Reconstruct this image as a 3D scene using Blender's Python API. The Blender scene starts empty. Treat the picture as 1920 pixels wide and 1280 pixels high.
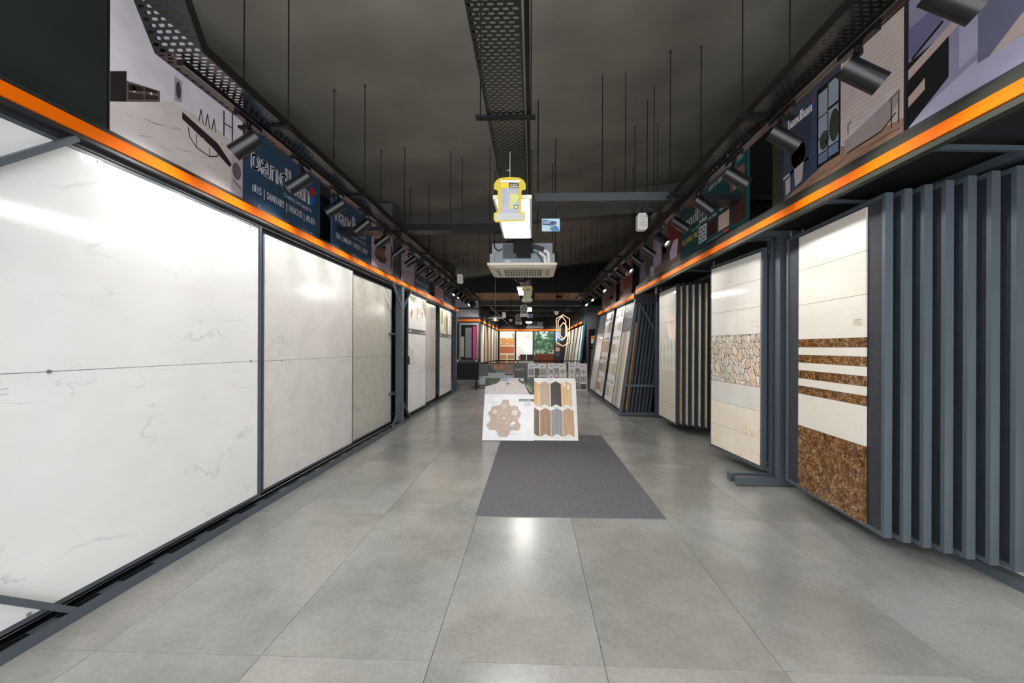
import bpy, bmesh, math, random
from mathutils import Vector, Matrix
random.seed(7)
SC = bpy.context.scene
COL = SC.collection
PI = math.pi

# ------------------------------------------------------------------ camera
cam_d = bpy.data.cameras.new('camera'); cam = bpy.data.objects.new('camera', cam_d); COL.objects.link(cam)
cam_d.sensor_width = 36; cam_d.lens = 756.4*36/1920
cam_d.shift_x = -13.1/1920; cam_d.shift_y = 10.06/1920
cam_d.clip_start = .05; cam_d.clip_end = 100
cam.matrix_world = Matrix.Translation((0, 0, 1.45)) @ Matrix.Rotation(.0329, 4, 'Z') @ Matrix.Rotation(PI/2, 4, 'X') @ Matrix.Rotation(.0041, 4, 'Z')
SC.camera = cam
# ------------------------------------------------------------------ world and exposure
W = bpy.data.worlds.new('daylight'); SC.world = W; W.use_nodes = True
bg = W.node_tree.nodes['Background']; bg.inputs[0].default_value = (.95, .975, 1, 1); bg.inputs[1].default_value = 2.4
SC.view_settings.view_transform = 'Standard'; SC.view_settings.look = 'None'
SC.view_settings.gamma = 1; SC.view_settings.use_curve_mapping = False
SC.view_settings.exposure = .9
SPOT_W = 11.5      # watts of one track spotlight
LED_E = 24.0       # emission of the ceiling light panels
SC.cycles.use_light_tree = True
SC.cycles.max_bounces = 8; SC.cycles.diffuse_bounces = 5; SC.cycles.glossy_bounces = 4
SC.cycles.sample_clamp_indirect = 6
SC.cycles.use_denoising = True

# ------------------------------------------------------------------ helpers
def lin(c):
    if isinstance(c, str): c = tuple(int(c[i:i+2], 16)/255 for i in (0, 2, 4))
    return tuple((x/12.92 if x <= .04045 else ((x+.055)/1.055)**2.4) for x in c[:3])

def nodes(name):
    m = bpy.data.materials.new(name); m.use_nodes = True
    nt = m.node_tree; return m, nt, nt.nodes['Principled BSDF']

def N(nt, t, **kw):
    n = nt.nodes.new(t)
    for k, v in kw.items():
        if k in n.inputs: n.inputs[k].default_value = v
        else: setattr(n, k, v)
    return n

def coords(nt, vary=True):
    tc = N(nt, 'ShaderNodeTexCoord')
    if not vary: return tc.outputs['Object']
    oi = N(nt, 'ShaderNodeObjectInfo'); mu = N(nt, 'ShaderNodeMath', operation='MULTIPLY'); mu.inputs[1].default_value = 37.
    nt.links.new(oi.outputs['Random'], mu.inputs[0])
    ad = N(nt, 'ShaderNodeVectorMath', operation='ADD')
    nt.links.new(tc.outputs['Object'], ad.inputs[0]); nt.links.new(mu.outputs[0], ad.inputs[1])
    return ad.outputs[0]

def ramp(nt, fac, stops):
    r = N(nt, 'ShaderNodeValToRGB'); cr = r.color_ramp
    while len(cr.elements) < len(stops): cr.elements.new(.5)
    for e, (p, c) in zip(cr.elements, stops):
        e.position = p; e.color = (*c, 1) if len(c) == 3 else c
    nt.links.new(fac, r.inputs[0]); return r.outputs[0]

def mat(name, col, rough=.5, metal=0., scale=6., amt=.12, bump=0., spec=.5, detail=4.):
    m, nt, b = nodes(name); c = lin(col)
    n = N(nt, 'ShaderNodeTexNoise', Scale=scale, Detail=detail); nt.links.new(coords(nt), n.inputs['Vector'])
    o = ramp(nt, n.outputs[0], [(.3, tuple(x*(1-amt) for x in c)), (.7, tuple(min(1, x*(1+amt)) for x in c))])
    nt.links.new(o, b.inputs['Base Color'])
    b.inputs['Roughness'].default_value = rough; b.inputs['Metallic'].default_value = metal
    b.inputs['Specular IOR Level'].default_value = spec
    if bump:
        bp = N(nt, 'ShaderNodeBump', Strength=bump, Distance=.01); nt.links.new(n.outputs[0], bp.inputs['Height']); nt.links.new(bp.outputs[0], b.inputs['Normal'])
    return m

def marble(name, base, dark, vein, scale=1.2, rough=.13, vw=.02, cloud=.5, stretch=(1, 1, 1), vscale=None):
    m, nt, b = nodes(name)
    mp = N(nt, 'ShaderNodeMapping'); mp.inputs['Scale'].default_value = stretch; nt.links.new(coords(nt), mp.inputs[0])
    n1 = N(nt, 'ShaderNodeTexNoise', Scale=scale*2, Detail=8., Roughness=.6); nt.links.new(mp.outputs[0], n1.inputs['Vector'])
    o1 = ramp(nt, n1.outputs[0], [(.5-cloud*.4, lin(dark)), (.5+cloud*.3, lin(base))])
    n2 = N(nt, 'ShaderNodeTexNoise', Scale=(vscale or scale), Detail=4., Roughness=.5, Distortion=.9); nt.links.new(mp.outputs[0], n2.inputs['Vector'])
    v = ramp(nt, n2.outputs[0], [(.5-vw*2, (0, 0, 0)), (.5, (1, 1, 1)), (.5+vw*.5, (0, 0, 0))])
    n3 = N(nt, 'ShaderNodeTexNoise', Scale=scale*1.7, Detail=2.); nt.links.new(mp.outputs[0], n3.inputs['Vector'])
    k = ramp(nt, n3.outputs[0], [(.5, (0, 0, 0)), (.64, (1, 1, 1))])
    mu = N(nt, 'ShaderNodeMath', operation='MULTIPLY'); nt.links.new(v, mu.inputs[0]); nt.links.new(k, mu.inputs[1])
    mx = N(nt, 'ShaderNodeMix', data_type='RGBA'); nt.links.new(mu.outputs[0], mx.inputs[0]); nt.links.new(o1, mx.inputs[6]); mx.inputs[7].default_value = (*lin(vein), 1)
    nt.links.new(mx.outputs[2], b.inputs['Base Color']); b.inputs['Roughness'].default_value = rough
    return m

def stripes(name, a, c, scale, rough=.35, axis='Z', dist=1.5):
    m, nt, b = nodes(name)
    w = N(nt, 'ShaderNodeTexWave', Scale=scale, Distortion=dist, Detail=3., bands_direction=axis); nt.links.new(coords(nt), w.inputs['Vector'])
    nt.links.new(ramp(nt, w.outputs[0], [(.1, lin(a)), (.9, lin(c))]), b.inputs['Base Color']); b.inputs['Roughness'].default_value = rough
    return m

def emit(name, col, s):
    m, nt, b = nodes(name); b.inputs['Base Color'].default_value = (.8, .8, .8, 1)
    b.inputs['Emission Color'].default_value = (*lin(col), 1); b.inputs['Emission Strength'].default_value = s
    return m

def printmat(name, rough=.38):
    m, nt, b = nodes(name); a = N(nt, 'ShaderNodeAttribute', attribute_name='Col')
    n = N(nt, 'ShaderNodeTexNoise', Scale=9., Detail=4.); nt.links.new(coords(nt), n.inputs['Vector'])
    hs = N(nt, 'ShaderNodeHueSaturation'); nt.links.new(a.outputs['Color'], hs.inputs['Color'])
    mr = N(nt, 'ShaderNodeMapRange'); mr.inputs[3].default_value = .86; mr.inputs[4].default_value = 1.12
    nt.links.new(n.outputs[0], mr.inputs[0]); nt.links.new(mr.outputs[0], hs.inputs['Value'])
    nt.links.new(hs.outputs[0], b.inputs['Base Color']); b.inputs['Roughness'].default_value = rough
    return m

slate = mat('slate_paint', '4b545c', .42, 0, 3, .06)
slate_dark = mat('dark_slate_paint', '2e3338', .45, 0, 3, .08)
charcoal = mat('charcoal_paint', '26282b', .5, 0, 3, .1)
black = mat('black_powder_coat', '0a0b0c', .5, 0, 8, .15, spec=.22)
blackgloss = mat('black_satin_metal', '0c0d0f', .34, 0, 8, .1)
traym = mat('black_tray_paint', '101112', .36, .0, 10, .15)
orange = mat('orange_trim_paint', 'e86a00', .6, 0, 2, .05, spec=.12)
orange2 = mat('orange_trim_rear', 'e87020', .6, 0, 2, .05, spec=.12)
boardb = mat('dark_backing_board', '2b3038', .62, 0, 14, .22, .15)
olive = mat('olive_grey_fascia', '34372f', .6, 0, 3, .08, spec=.2)
steel = mat('zinc_plated_steel', 'b9babb', .3, .9, 10, .05)
brass = mat('brass_bolt', 'c8b878', .3, .8, 10, .05)
white = mat('white_plastic', 'e6e6e2', .35, 0, 4, .02)
cream = mat('cream_plastic', 'ded4c2', .45, 0, 4, .02)
acgrey = mat('galvanised_grey', '8a929c', .45, .2, 3, .08)
printm = printmat('printed_sheet'); printgloss = printmat('printed_gloss', .22)
ledm = emit('led_diffuser', 'fffaf4', LED_E)
lens_on = emit('spot_lens_lit', 'fff6e6', 30.)
lens = emit('spot_lens', 'fff0d8', 4.)
neon = emit('neon_tube', 'ffae78', 3.2)
bulb = emit('warm_bulb', 'ffd080', 4.)

wm1 = marble('white_marble_slab', 'e9e9e9', 'e2e3e3', 'cfd1d3', 1.3, .1, .009, .5, (1, 1, 1.8), 1.1)
stone = marble('pale_grey_stone_slab', 'dcdbd8', 'cac8c4', 'c4c2bc', 2.4, .2, .02, .9, vscale=6.)
stone2 = marble('mottled_stone_slab', 'cbcabf', 'b3b1a7', 'a9a699', 5, .22, .03, .8, vscale=9.)
wm2 = marble('white_veined_tile', 'ececec', 'dfe0e2', 'a5a6a8', .9, .12, .012, .5)
beige = marble('greige_tile', 'cfcac3', 'c0b9b0', 'b3aba0', 1., .15, .02, .6, (1, 1, .4))
creamt = marble('cream_gloss_tile', 'e4e2dc', 'dcd9d0', 'cfc8ba', 1.4, .07, .01, .5)
creamm = marble('cream_matt_tile', 'e4e0d8', 'e1dacd', 'ddd4c6', 3, .25, .01, .6)
onyx = marble('beige_onyx_tile', 'f4eadb', 'ebddcb', 'e6cda6', 1.6, .12, .02, .6, (1, 1, 1.6), 1.9)
brownm = None
def emperador():
    m, nt, b = nodes('brown_emperador_tile')
    c = coords(nt)
    n = N(nt, 'ShaderNodeTexNoise', Scale=22., Detail=8., Roughness=.72, Distortion=1.6); nt.links.new(c, n.inputs['Vector'])
    o = ramp(nt, n.outputs[0], [(.32, lin('24150a')), (.48, lin('5f3f20')), (.6, lin('96693a')), (.72, lin('d0b080'))])
    v = N(nt, 'ShaderNodeTexVoronoi', Scale=9., feature='DISTANCE_TO_EDGE')
    n2 = N(nt, 'ShaderNodeTexNoise', Scale=10., Detail=3.); nt.links.new(c, n2.inputs['Vector'])
    mp = N(nt, 'ShaderNodeMix', data_type='RGBA'); mp.inputs[0].default_value = .25; nt.links.new(c, mp.inputs[6]); nt.links.new(n2.outputs[1], mp.inputs[7]); nt.links.new(mp.outputs[2], v.inputs['Vector'])
    k = ramp(nt, v.outputs[0], [(0., (.75, .75, .75)), (.02, (0, 0, 0))])
    mx = N(nt, 'ShaderNodeMix', data_type='RGBA'); nt.links.new(k, mx.inputs[0]); nt.links.new(o, mx.inputs[6]); mx.inputs[7].default_value = (*lin('dcc7a0'), 1)
    nt.links.new(mx.outputs[2], b.inputs['Base Color']); b.inputs['Roughness'].default_value = .12
    return m
brownm = emperador()
striated = stripes('striated_cream_tile', 'c9c6b0', 'dddacb', 7., .3, 'Z', 2.5)
woodg = stripes('grey_wood_plank', 'a9a598', 'c6c3b8', 3., .4, 'X', 6.)
woodd = stripes('taupe_wood_plank', '8b8474', 'a39c8b', 3., .4, 'X', 6.)
woodl = stripes('ivory_wood_plank', 'd9d5c4', 'ece9dc', 3., .4, 'X', 6.)
slatw = stripes('orange_wood_slat', '9a6238', 'c98a56', 2., .45, 'Y', 4.)

# ---- mesh builder
class MB:
    def __init__(s): s.v = []; s.f = []; s.m = []; s.sm = []
    def add(s, vs, fs, mi=0, smooth=False):
        o = len(s.v); s.v += [tuple(v) for v in vs]
        for f in fs: s.f.append(tuple(o+i for i in f)); s.m.append(mi); s.sm.append(smooth)
        return s
    def box(s, x0, x1, y0, y1, z0, z1, mi=0):
        return s.add([(x0,y0,z0),(x1,y0,z0),(x1,y1,z0),(x0,y1,z0),(x0,y0,z1),(x1,y0,z1),(x1,y1,z1),(x0,y1,z1)],
                     [(0,3,2,1),(4,5,6,7),(0,1,5,4),(1,2,6,5),(2,3,7,6),(3,0,4,7)], mi)
    def bar(s, p, q, w, h, up=(0, 0, 1), mi=0):
        p = Vector(p); q = Vector(q); d = (q-p).normalized(); a = d.cross(Vector(up))
        if a.length < 1e-4: a = d.cross(Vector((1, 0, 0)))
        a.normalize(); b = a.cross(d).normalized(); a *= w/2; b *= h/2
        vs = [p-a-b, p+a-b, p+a+b, p-a+b, q-a-b, q+a-b, q+a+b, q-a+b]
        return s.add(vs, [(0,1,2,3),(7,6,5,4),(0,4,5,1),(1,5,6,2),(2,6,7,3),(3,7,4,0)], mi)
    def cyl(s, p, q, r, n=12, r2=None, mi=0, cap=True, cap2=True):
        p = Vector(p); q = Vector(q); r2 = r if r2 is None else r2; d = (q-p).normalized()
        a = d.orthogonal().normalized(); b = d.cross(a)
        vs = [p+(a*math.cos(t)+b*math.sin(t))*r for t in [2*PI*i/n for i in range(n)]] + [q+(a*math.cos(t)+b*math.sin(t))*r2 for t in [2*PI*i/n for i in range(n)]]
        s.add(vs, [(i, (i+1) % n, n+(i+1) % n, n+i) for i in range(n)], mi, True)
        if cap: s.add(vs[:n], [tuple(reversed(range(n)))], mi)
        if cap2: s.add(vs[n:], [tuple(range(n))], mi)
        return s
    def tube(s, pts, r, n=8, mi=0):
        for a, b in zip(pts[:-1], pts[1:]): s.cyl(a, b, r, n, mi=mi)
        return s
    def lathe(s, prof, n=24, mi=0, c=(0, 0)):
        k = len(prof); vs = [(c[0]+r*math.cos(2*PI*i/n), c[1]+r*math.sin(2*PI*i/n), z) for i in range(n) for r, z in prof]
        return s.add(vs, [(i*k+j, ((i+1) % n)*k+j, ((i+1) % n)*k+j+1, i*k+j+1) for i in range(n) for j in range(k-1)], mi, True)
    def prism(s, pts, y0, y1, mi=0):      # outline in x,z extruded along y
        n = len(pts); vs = [(x, y0, z) for x, z in pts] + [(x, y1, z) for x, z in pts]
        return s.add(vs, [tuple(range(n)), tuple(reversed(range(n, 2*n)))] + [(i, n+i, n+(i+1) % n, (i+1) % n) for i in range(n)], mi)
    def mesh(s, name):
        me = bpy.data.meshes.new(name); me.from_pydata(s.v, [], s.f)
        me.polygons.foreach_set('material_index', s.m); me.polygons.foreach_set('use_smooth', s.sm)
        me.update(); return me
    def build(s, name, mats, parent=None, loc=None, rot=None):
        me = s.mesh(name)
        for m in (mats if isinstance(mats, (list, tuple)) else [mats]): me.materials.append(m)
        return link(name, me, parent, loc, rot)

def link(name, me, parent=None, loc=None, rot=None):
    o = bpy.data.objects.new(name, me); COL.objects.link(o)
    if parent: o.parent = parent
    if loc: o.location = loc
    if rot: o.rotation_euler = rot
    return o

def T(name, label, cat, loc=(0, 0, 0), rot=0, group=None, rx=0):
    o = bpy.data.objects.new(name, None); COL.objects.link(o); o.empty_display_size = .1
    o.location = loc; o.rotation_euler = (rx, 0, rot); o['label'] = label; o['category'] = cat
    if group: o['group'] = group
    return o

def S(name, mb, m, parent=None):
    o = mb.build(name, m, parent); o['kind'] = 'structure'; return o

def kids(o): return [c for c in bpy.data.objects if c.parent == o]
def dup(root, loc, rot=None, label=None):
    r = root.copy(); COL.objects.link(r); r.location = loc
    if rot is not None: r.rotation_euler = rot
    if label: r['label'] = label
    for ch in kids(root):
        c = ch.copy(); COL.objects.link(c); c.parent = r
        for g in kids(ch):
            d = g.copy(); COL.objects.link(d); d.parent = c
    return r

_tx = {}
def textmesh(s):
    if s in _tx: return _tx[s]
    cu = bpy.data.curves.new('lettering', 'FONT'); cu.body = s; cu.size = 1; cu.resolution_u = 3; cu.fill_mode = 'FRONT'
    ob = bpy.data.objects.new('lettering', cu); COL.objects.link(ob)
    me = bpy.data.meshes.new_from_object(ob.evaluated_get(bpy.context.evaluated_depsgraph_get()))
    vs = [(v.co.x, v.co.y) for v in me.vertices]; fs = [tuple(p.vertices) for p in me.polygons]
    COL.objects.unlink(ob); bpy.data.objects.remove(ob); bpy.data.meshes.remove(me)
    xs = [v[0] for v in vs]; ys = [v[1] for v in vs]
    _tx[s] = (vs, fs, min(xs), max(xs), min(ys), max(ys)); return _tx[s]

class P:                                  # flat print: coloured shapes on a sheet, x to the right, z up, facing -y
    def __init__(s, y=-.001, step=.0004): s.v = []; s.f = []; s.c = []; s.y = y; s.step = step
    def up(s): s.y -= s.step; return s
    def poly(s, pts, col):
        o = len(s.v); s.v += [(x, s.y, z) for x, z in pts]; s.f.append(tuple(range(o, o+len(pts)))); s.c.append(lin(col)); return s
    def rect(s, x0, z0, x1, z1, col): return s.poly([(x0, z0), (x1, z0), (x1, z1), (x0, z1)], col)
    def ell(s, x, z, rx, rz, col, n=16, a0=0, a1=2*PI):
        return s.poly([(x+rx*math.cos(a0+(a1-a0)*i/n), z+rz*math.sin(a0+(a1-a0)*i/n)) for i in range(n if a1-a0 > 6.2 else n+1)], col)
    def line(s, pts, w, col):
        for (x0, z0), (x1, z1) in zip(pts[:-1], pts[1:]):
            d = math.hypot(x1-x0, z1-z0) or 1; a = -(z1-z0)/d*w/2; b = (x1-x0)/d*w/2
            s.poly([(x0-a, z0-b), (x1-a, z1-b), (x1+a, z1+b), (x0+a, z0+b)], col)
        return s
    def text(s, x, z, h, body, col, w=None, bold=0):
        vs, fs, x0, x1, y0, y1 = textmesh(body); k = h/.69; kx = (w/(x1-x0)) if w else k
        for dx in ((0,) if not bold else (-bold, 0, bold)):
            o = len(s.v); s.v += [(x+dx+(a-x0)*kx, s.y-abs(dx)*.05, z+b*k) for a, b in vs]
            for f in fs: s.f.append(tuple(o+i for i in f)); s.c.append(lin(col))
        return s
    def build(s, parent, name='print', m=None):
        me = bpy.data.meshes.new(name); me.from_pydata(s.v, [], s.f)
        at = me.attributes.new('Col', 'FLOAT_COLOR', 'CORNER'); dat = []
        for f, c in zip(s.f, s.c): dat += [c[0], c[1], c[2], 1.]*len(f)
        # corner order follows the faces as given
        at.data.foreach_set('color', dat); me.materials.append(m or printm); me.update()
        return link(name, me, parent)

# ------------------------------------------------------------------ floor
TX0, TY0 = -2.0643, 1.8478
fl = S('floor', MB().box(-4.7, 3.6, -1.6, 28.4, -.06, -.012), mat('floor_grout', '6b675c', .8))
ftile, nt, b = nodes('grey_concrete_floor_tile')
c = coords(nt)
n1 = N(nt, 'ShaderNodeTexNoise', Scale=1.2, Detail=9., Roughness=.62); nt.links.new(c, n1.inputs['Vector'])
n4 = N(nt, 'ShaderNodeTexNoise', Scale=45., Detail=3.); nt.links.new(c, n4.inputs['Vector'])
n5 = N(nt, 'ShaderNodeTexNoise', Scale=.7, Detail=1.); nt.links.new(c, n5.inputs['Vector'])
def mixc(f, a, b2):
    m_ = N(nt, 'ShaderNodeMix', data_type='RGBA'); nt.links.new(f, m_.inputs[0])
    for k_, q_ in ((6, a), (7, b2)):
        if isinstance(q_, str): m_.inputs[k_].default_value = (*lin(q_), 1)
        else: nt.links.new(q_, m_.inputs[k_])
    return m_.outputs[2]
def mrange(f, a, b2, lo, hi):
    m_ = N(nt, 'ShaderNodeMapRange', interpolation_type='SMOOTHSTEP'); nt.links.new(f, m_.inputs[0])
    for k_, q_ in zip((1, 2, 3, 4), (a, b2, lo, hi)): m_.inputs[k_].default_value = q_
    return m_.outputs[0]
tone = mixc(mrange(n5.outputs[0], .35, .65, 0, 1), mixc(mrange(n1.outputs[0], .3, .7, 0, 1), '858884', 'a2a5a2'), mixc(mrange(n1.outputs[0], .3, .7, 0, 1), '8b8983', 'a6a49e'))
hs = N(nt, 'ShaderNodeHueSaturation'); nt.links.new(tone, hs.inputs['Color']); nt.links.new(mrange(n4.outputs[0], .25, .75, .93, 1.07), hs.inputs['Value'])
nt.links.new(hs.outputs[0], b.inputs['Base Color'])
b.inputs['Roughness'].default_value = .25; b.inputs['Specular IOR Level'].default_value = .6
fm = MB().box(.0015, .7985, .0015, 1.5985, -.012, 0).mesh('tile'); fm.materials.append(ftile)
for i in range(-3, 7):
    for j in range(-2, 17):
        x = TX0+.8*i
        link('tile', fm, fl, (x, TY0+1.6*j, 0))

# ------------------------------------------------------------------ shell
ceilm = mat('stained_dark_ceiling', '7b776d', .75, 0, .9, .3, .05, detail=6.)
def cz(x): return 4.32+.118*x
S('ceiling', MB().add([(-4.7,-1.6,cz(-4.7)),(3.6,-1.6,cz(3.6)),(3.6,15.2,cz(3.6)),(-4.7,15.2,cz(-4.7)),(-4.7,-1.6,cz(-4.7)+.1),(3.6,-1.6,cz(3.6)+.1),(3.6,15.2,cz(3.6)+.1),(-4.7,15.2,cz(-4.7)+.1)],
  [(0,3,2,1),(4,5,6,7),(0,1,5,4),(1,2,6,5),(2,3,7,6),(3,0,4,7)]), ceilm)
beamm = mat('grey_painted_beam', '47443f', .6, 0, 2, .12)
S('trim_1', MB().add([(-4.6,7.95,3.95-.28),(3.5,7.95,3.95+.21),(3.5,8.2,3.95+.21),(-4.6,8.2,3.95-.28),(-4.6,7.95,cz(-4.6)),(3.5,7.95,cz(3.5)),(3.5,8.2,cz(3.5)),(-4.6,8.2,cz(-4.6))],
  [(0,3,2,1),(4,5,6,7),(0,1,5,4),(1,2,6,5),(2,3,7,6),(3,0,4,7)]), beamm)
S('trim_2', MB().box(-4.6, 3.5, 15.0, 15.2, 3.47, 4.8), black)
S('trim_3', MB().add([(-4.6,14.9,cz(-4.6)-.06),(3.5,14.9,cz(3.5)-.06),(3.5,15.0,cz(3.5)-.06),(-4.6,15.0,cz(-4.6)-.06),(-4.6,14.9,cz(-4.6)),(3.5,14.9,cz(3.5)),(3.5,15.0,cz(3.5)),(-4.6,15.0,cz(-4.6))],
  [(0,3,2,1),(4,5,6,7),(0,1,5,4),(1,2,6,5),(2,3,7,6),(3,0,4,7)]), olive)
cr = S('ceiling_rear', MB().box(-4.7, 3.6, 15.2, 28.4, 3.62, 3.7), mat('rear_ceiling', '2c2a28', .8))
for x0, x1 in ((-3.0, -.45), (.1, 2.5)):
    mbs = MB().box(.0, .075, 0, 2.5, 0, .04).mesh('slat'); mbs.materials.append(slatw)
    k = int((x1-x0)/.1)
    for i in range(k): link('slat', mbs, cr, (x0+.1*i, 15.35, 3.5))
corr = MB()
for i in range(60): corr.box(-4.4+.13*i, -4.36+.13*i, 18.6, 24, 3.52, 3.62)
o = corr.build('ribbed_sheeting', mat('brown_ribbed_sheet', '5a4c40', .6), cr); o['kind'] = 'stuff'
for y in (18.0, 20.5, 24.0): S('trim_4', MB().box(-4.4, 3.5, y, y+.35, 3.3, 3.62), charcoal, None)
darkwall = mat('charcoal_wall', '1b1c1d', .7, 0, 2, .1)
greywall = mat('dark_grey_wall', '4a4a4e', .6, 0, 1.5, .1)
S('wall_left', MB().box(-3.6, -3.45, -1.6, 12.9, 0, 4.8), darkwall)
S('wall_left_recess', MB().box(-4.7, -4.55, 12.9, 18, 0, 4.8), greywall)
S('wall_right', MB().box(3.42, 3.6, -1.6, 28.4, 0, 4.9), darkwall)
S('wall_back', MB().box(-4.7, 3.6, 28.25, 28.4, 0, 3.7), darkwall)
S('wall_left_return', MB().box(-4.6, -2.36, 18.0, 18.12, 0, 3.6).box(-2.75, -2.6, 18.12, 28.3, 0, 3.6), mat('plum_grey_wall', '3b3a42', .6, 0, 2, .1))
S('wall_right_return', MB().box(2.42, 3.42, 18.0, 18.15, 0, 3.62), greywall)

# ------------------------------------------------------------------ generic framed panel
BOLTS = []
def frame(root, w, h, lip=.03, d=.045, m=slate, name='frame', back=boardb, edge=None):
    e = edge or lip
    MB().box(0, e, 0, d, 0, h).box(w-e, w, 0, d, 0, h).box(e, w-e, 0, d, 0, lip).box(e, w-e, 0, d, h-lip, h).build(name, m, root)
    if back: MB().box(e*.8, w-e*.8, .012, d-.008, lip*.8, h-lip*.8).build('backing_board', back, root)

def tiles(root, specs, g=.0015, y0=.0, th=.012, bevel=True):
    for x0, z0, x1, z1, m in specs:
        MB().box(x0+g, x1-g, y0, y0+th, z0+g, z1-g).build('tile', m, root)

def grid(x0, z0, x1, z1, nx, nz, m):
    return [(x0+(x1-x0)*i/nx, z0+(z1-z0)*j/nz, x0+(x1-x0)*(i+1)/nx, z0+(z1-z0)*(j+1)/nz, m) for j in range(nz) for i in range(nx)]

L90, R90 = PI/2, -PI/2

# ------------------------------------------------------------------ left sliding rack
r = T('sliding_display_rack', 'long slate grey sliding panel rack along left wall with orange top trim', 'display rack', (-2.39, 0, 0))
rl = MB().box(-.05, 0, .6, 12.85, 0, .06)
rl.build('bottom_rail', slate, r)
tr = MB().box(-.5, -.052, .6, 12.8, 0, .035)
for x in (-.075, -.13, -.2, -.26): tr.box(x-.006, x+.006, .6, 12.8, .035, .06)
tr.build('bottom_track', black, r)
st = MB()
y = .7
while y < 12.7: st.box(-.044, -.012, y, y+.2, .06, .0615); y += .32
st.build('rail_slots', black, r)['kind'] = 'stuff'
MB().cyl((-.1, .6, .066), (-.1, 12.8, .066), .005, 6).build('guide_rod', steel, r)
tp = MB().box(-.5, -.045, .6, 12.8, 2.535, 2.6)
for x in (-.055, -.105, -.16, -.22): tp.box(x-.006, x+.006, .6, 12.8, 2.518, 2.535)
tp.build('top_track', charcoal, r)
MB().box(-.045, -.002, .4, 12.85, 2.545, 2.665).build('fascia', charcoal, r)
MB().box(-.002, .012, .4, 12.86, 2.567, 2.634).build('orange_trim', orange, r)['label'] = 'bright orange strip'
for y in (1.55, 7.4, 12.7):
    MB().box(-.12, -.004, y-.07, y+.07, 0, 2.56).build('post', slate, r)
    for z in (.12, .2, 2.38, 2.46):
        for dy in (-.04, .04): MB().cyl((-.004, y+dy, z), (.006, y+dy, z), .009, 8).build('bolt', steel, r)
    for sg in (-1, 1):
        MB().bar((-.02, y+sg*.05, 2.15), (-.02, y+sg*.5, 2.54), .03, .03).build('brace', slate, r)
        MB().bar((-.02, y+sg*.05, .42), (-.02, y+sg*.5, .05), .03, .03).build('brace', slate, r)
for z in (.58, 1.66):
    MB().box(-.6, -.1, 7.1, 7.5, z, z+.03).build('shelf_bar', slate, r)
    MB().box(-.6, -.1, 12.4, 12.7, z-.05, z-.02).build('shelf_bar', slate, r)
MB().box(-.62, -.6, .6, 12.8, .05, 2.55).build('rear_sheet', black, r)

def slide_panel(y0, y1, x, z0, z1, specs, label, name='sliding_tile_display', m=slate, lip=.022):
    t = T(name, label, 'display panel', (x, y0, z0), L90); w, h = y1-y0, z1-z0
    frame(t, w, h, lip, .035, m, edge=lip)
    tiles(t, specs(w, h))
    return t
def two(m, lip=.024, mid=.502):
    return lambda w, h: [(lip, lip, w-lip, h*mid, m), (lip, h*mid, w-lip, h-lip, m)]
def clips(t, w, h, at, sz=.018, mid=.502):
    mb = MB()
    for a, b in at: mb.box(a*w-sz/2, a*w+sz/2, -.006, 0, b*h-sz/2, b*h+sz/2)
    mb.build('clip', steel, t)
t = slide_panel(.95, 3.55, -2.45, .1, 2.52, two(wm1), 'large white marble slab panel, nearest the camera on the left rack')
clips(t, 2.6, 2.42, [(.39, .502), (.955, .502), (.36, .015), (.955, .985), (.48, .985)])
p = P(); p.text(.74, 1.06, .035, 'e8', '8a8a8e'); p.line([(.70, 1.17), (.83, 1.18)], .012, 'e0a8a0'); p.line([(.7, 1.14), (.86, 1.145)], .004, 'b0b6c0'); p.line([(.7, 1.115), (.86, 1.12)], .004, 'b0b6c0'); p.build(t)
MB().box(2.585, 2.61, -.008, .0, 0, 2.42).build('edge_trim', slate, t)
t = slide_panel(3.66, 5.55, -2.5, .085, 2.52, two(stone), 'pale grey stone slab panel, right of the big white marble slab')
clips(t, 1.89, 2.43, [(.15, .502), (.93, .53), (.12, .985), (.12, .012)])
t = slide_panel(5.5, 7.25, -2.555, .07, 2.5, two(stone2), 'narrower mottled greenish grey stone panel with open gap to its right')
clips(t, 1.75, 2.43, [(.95, .51)])
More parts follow.
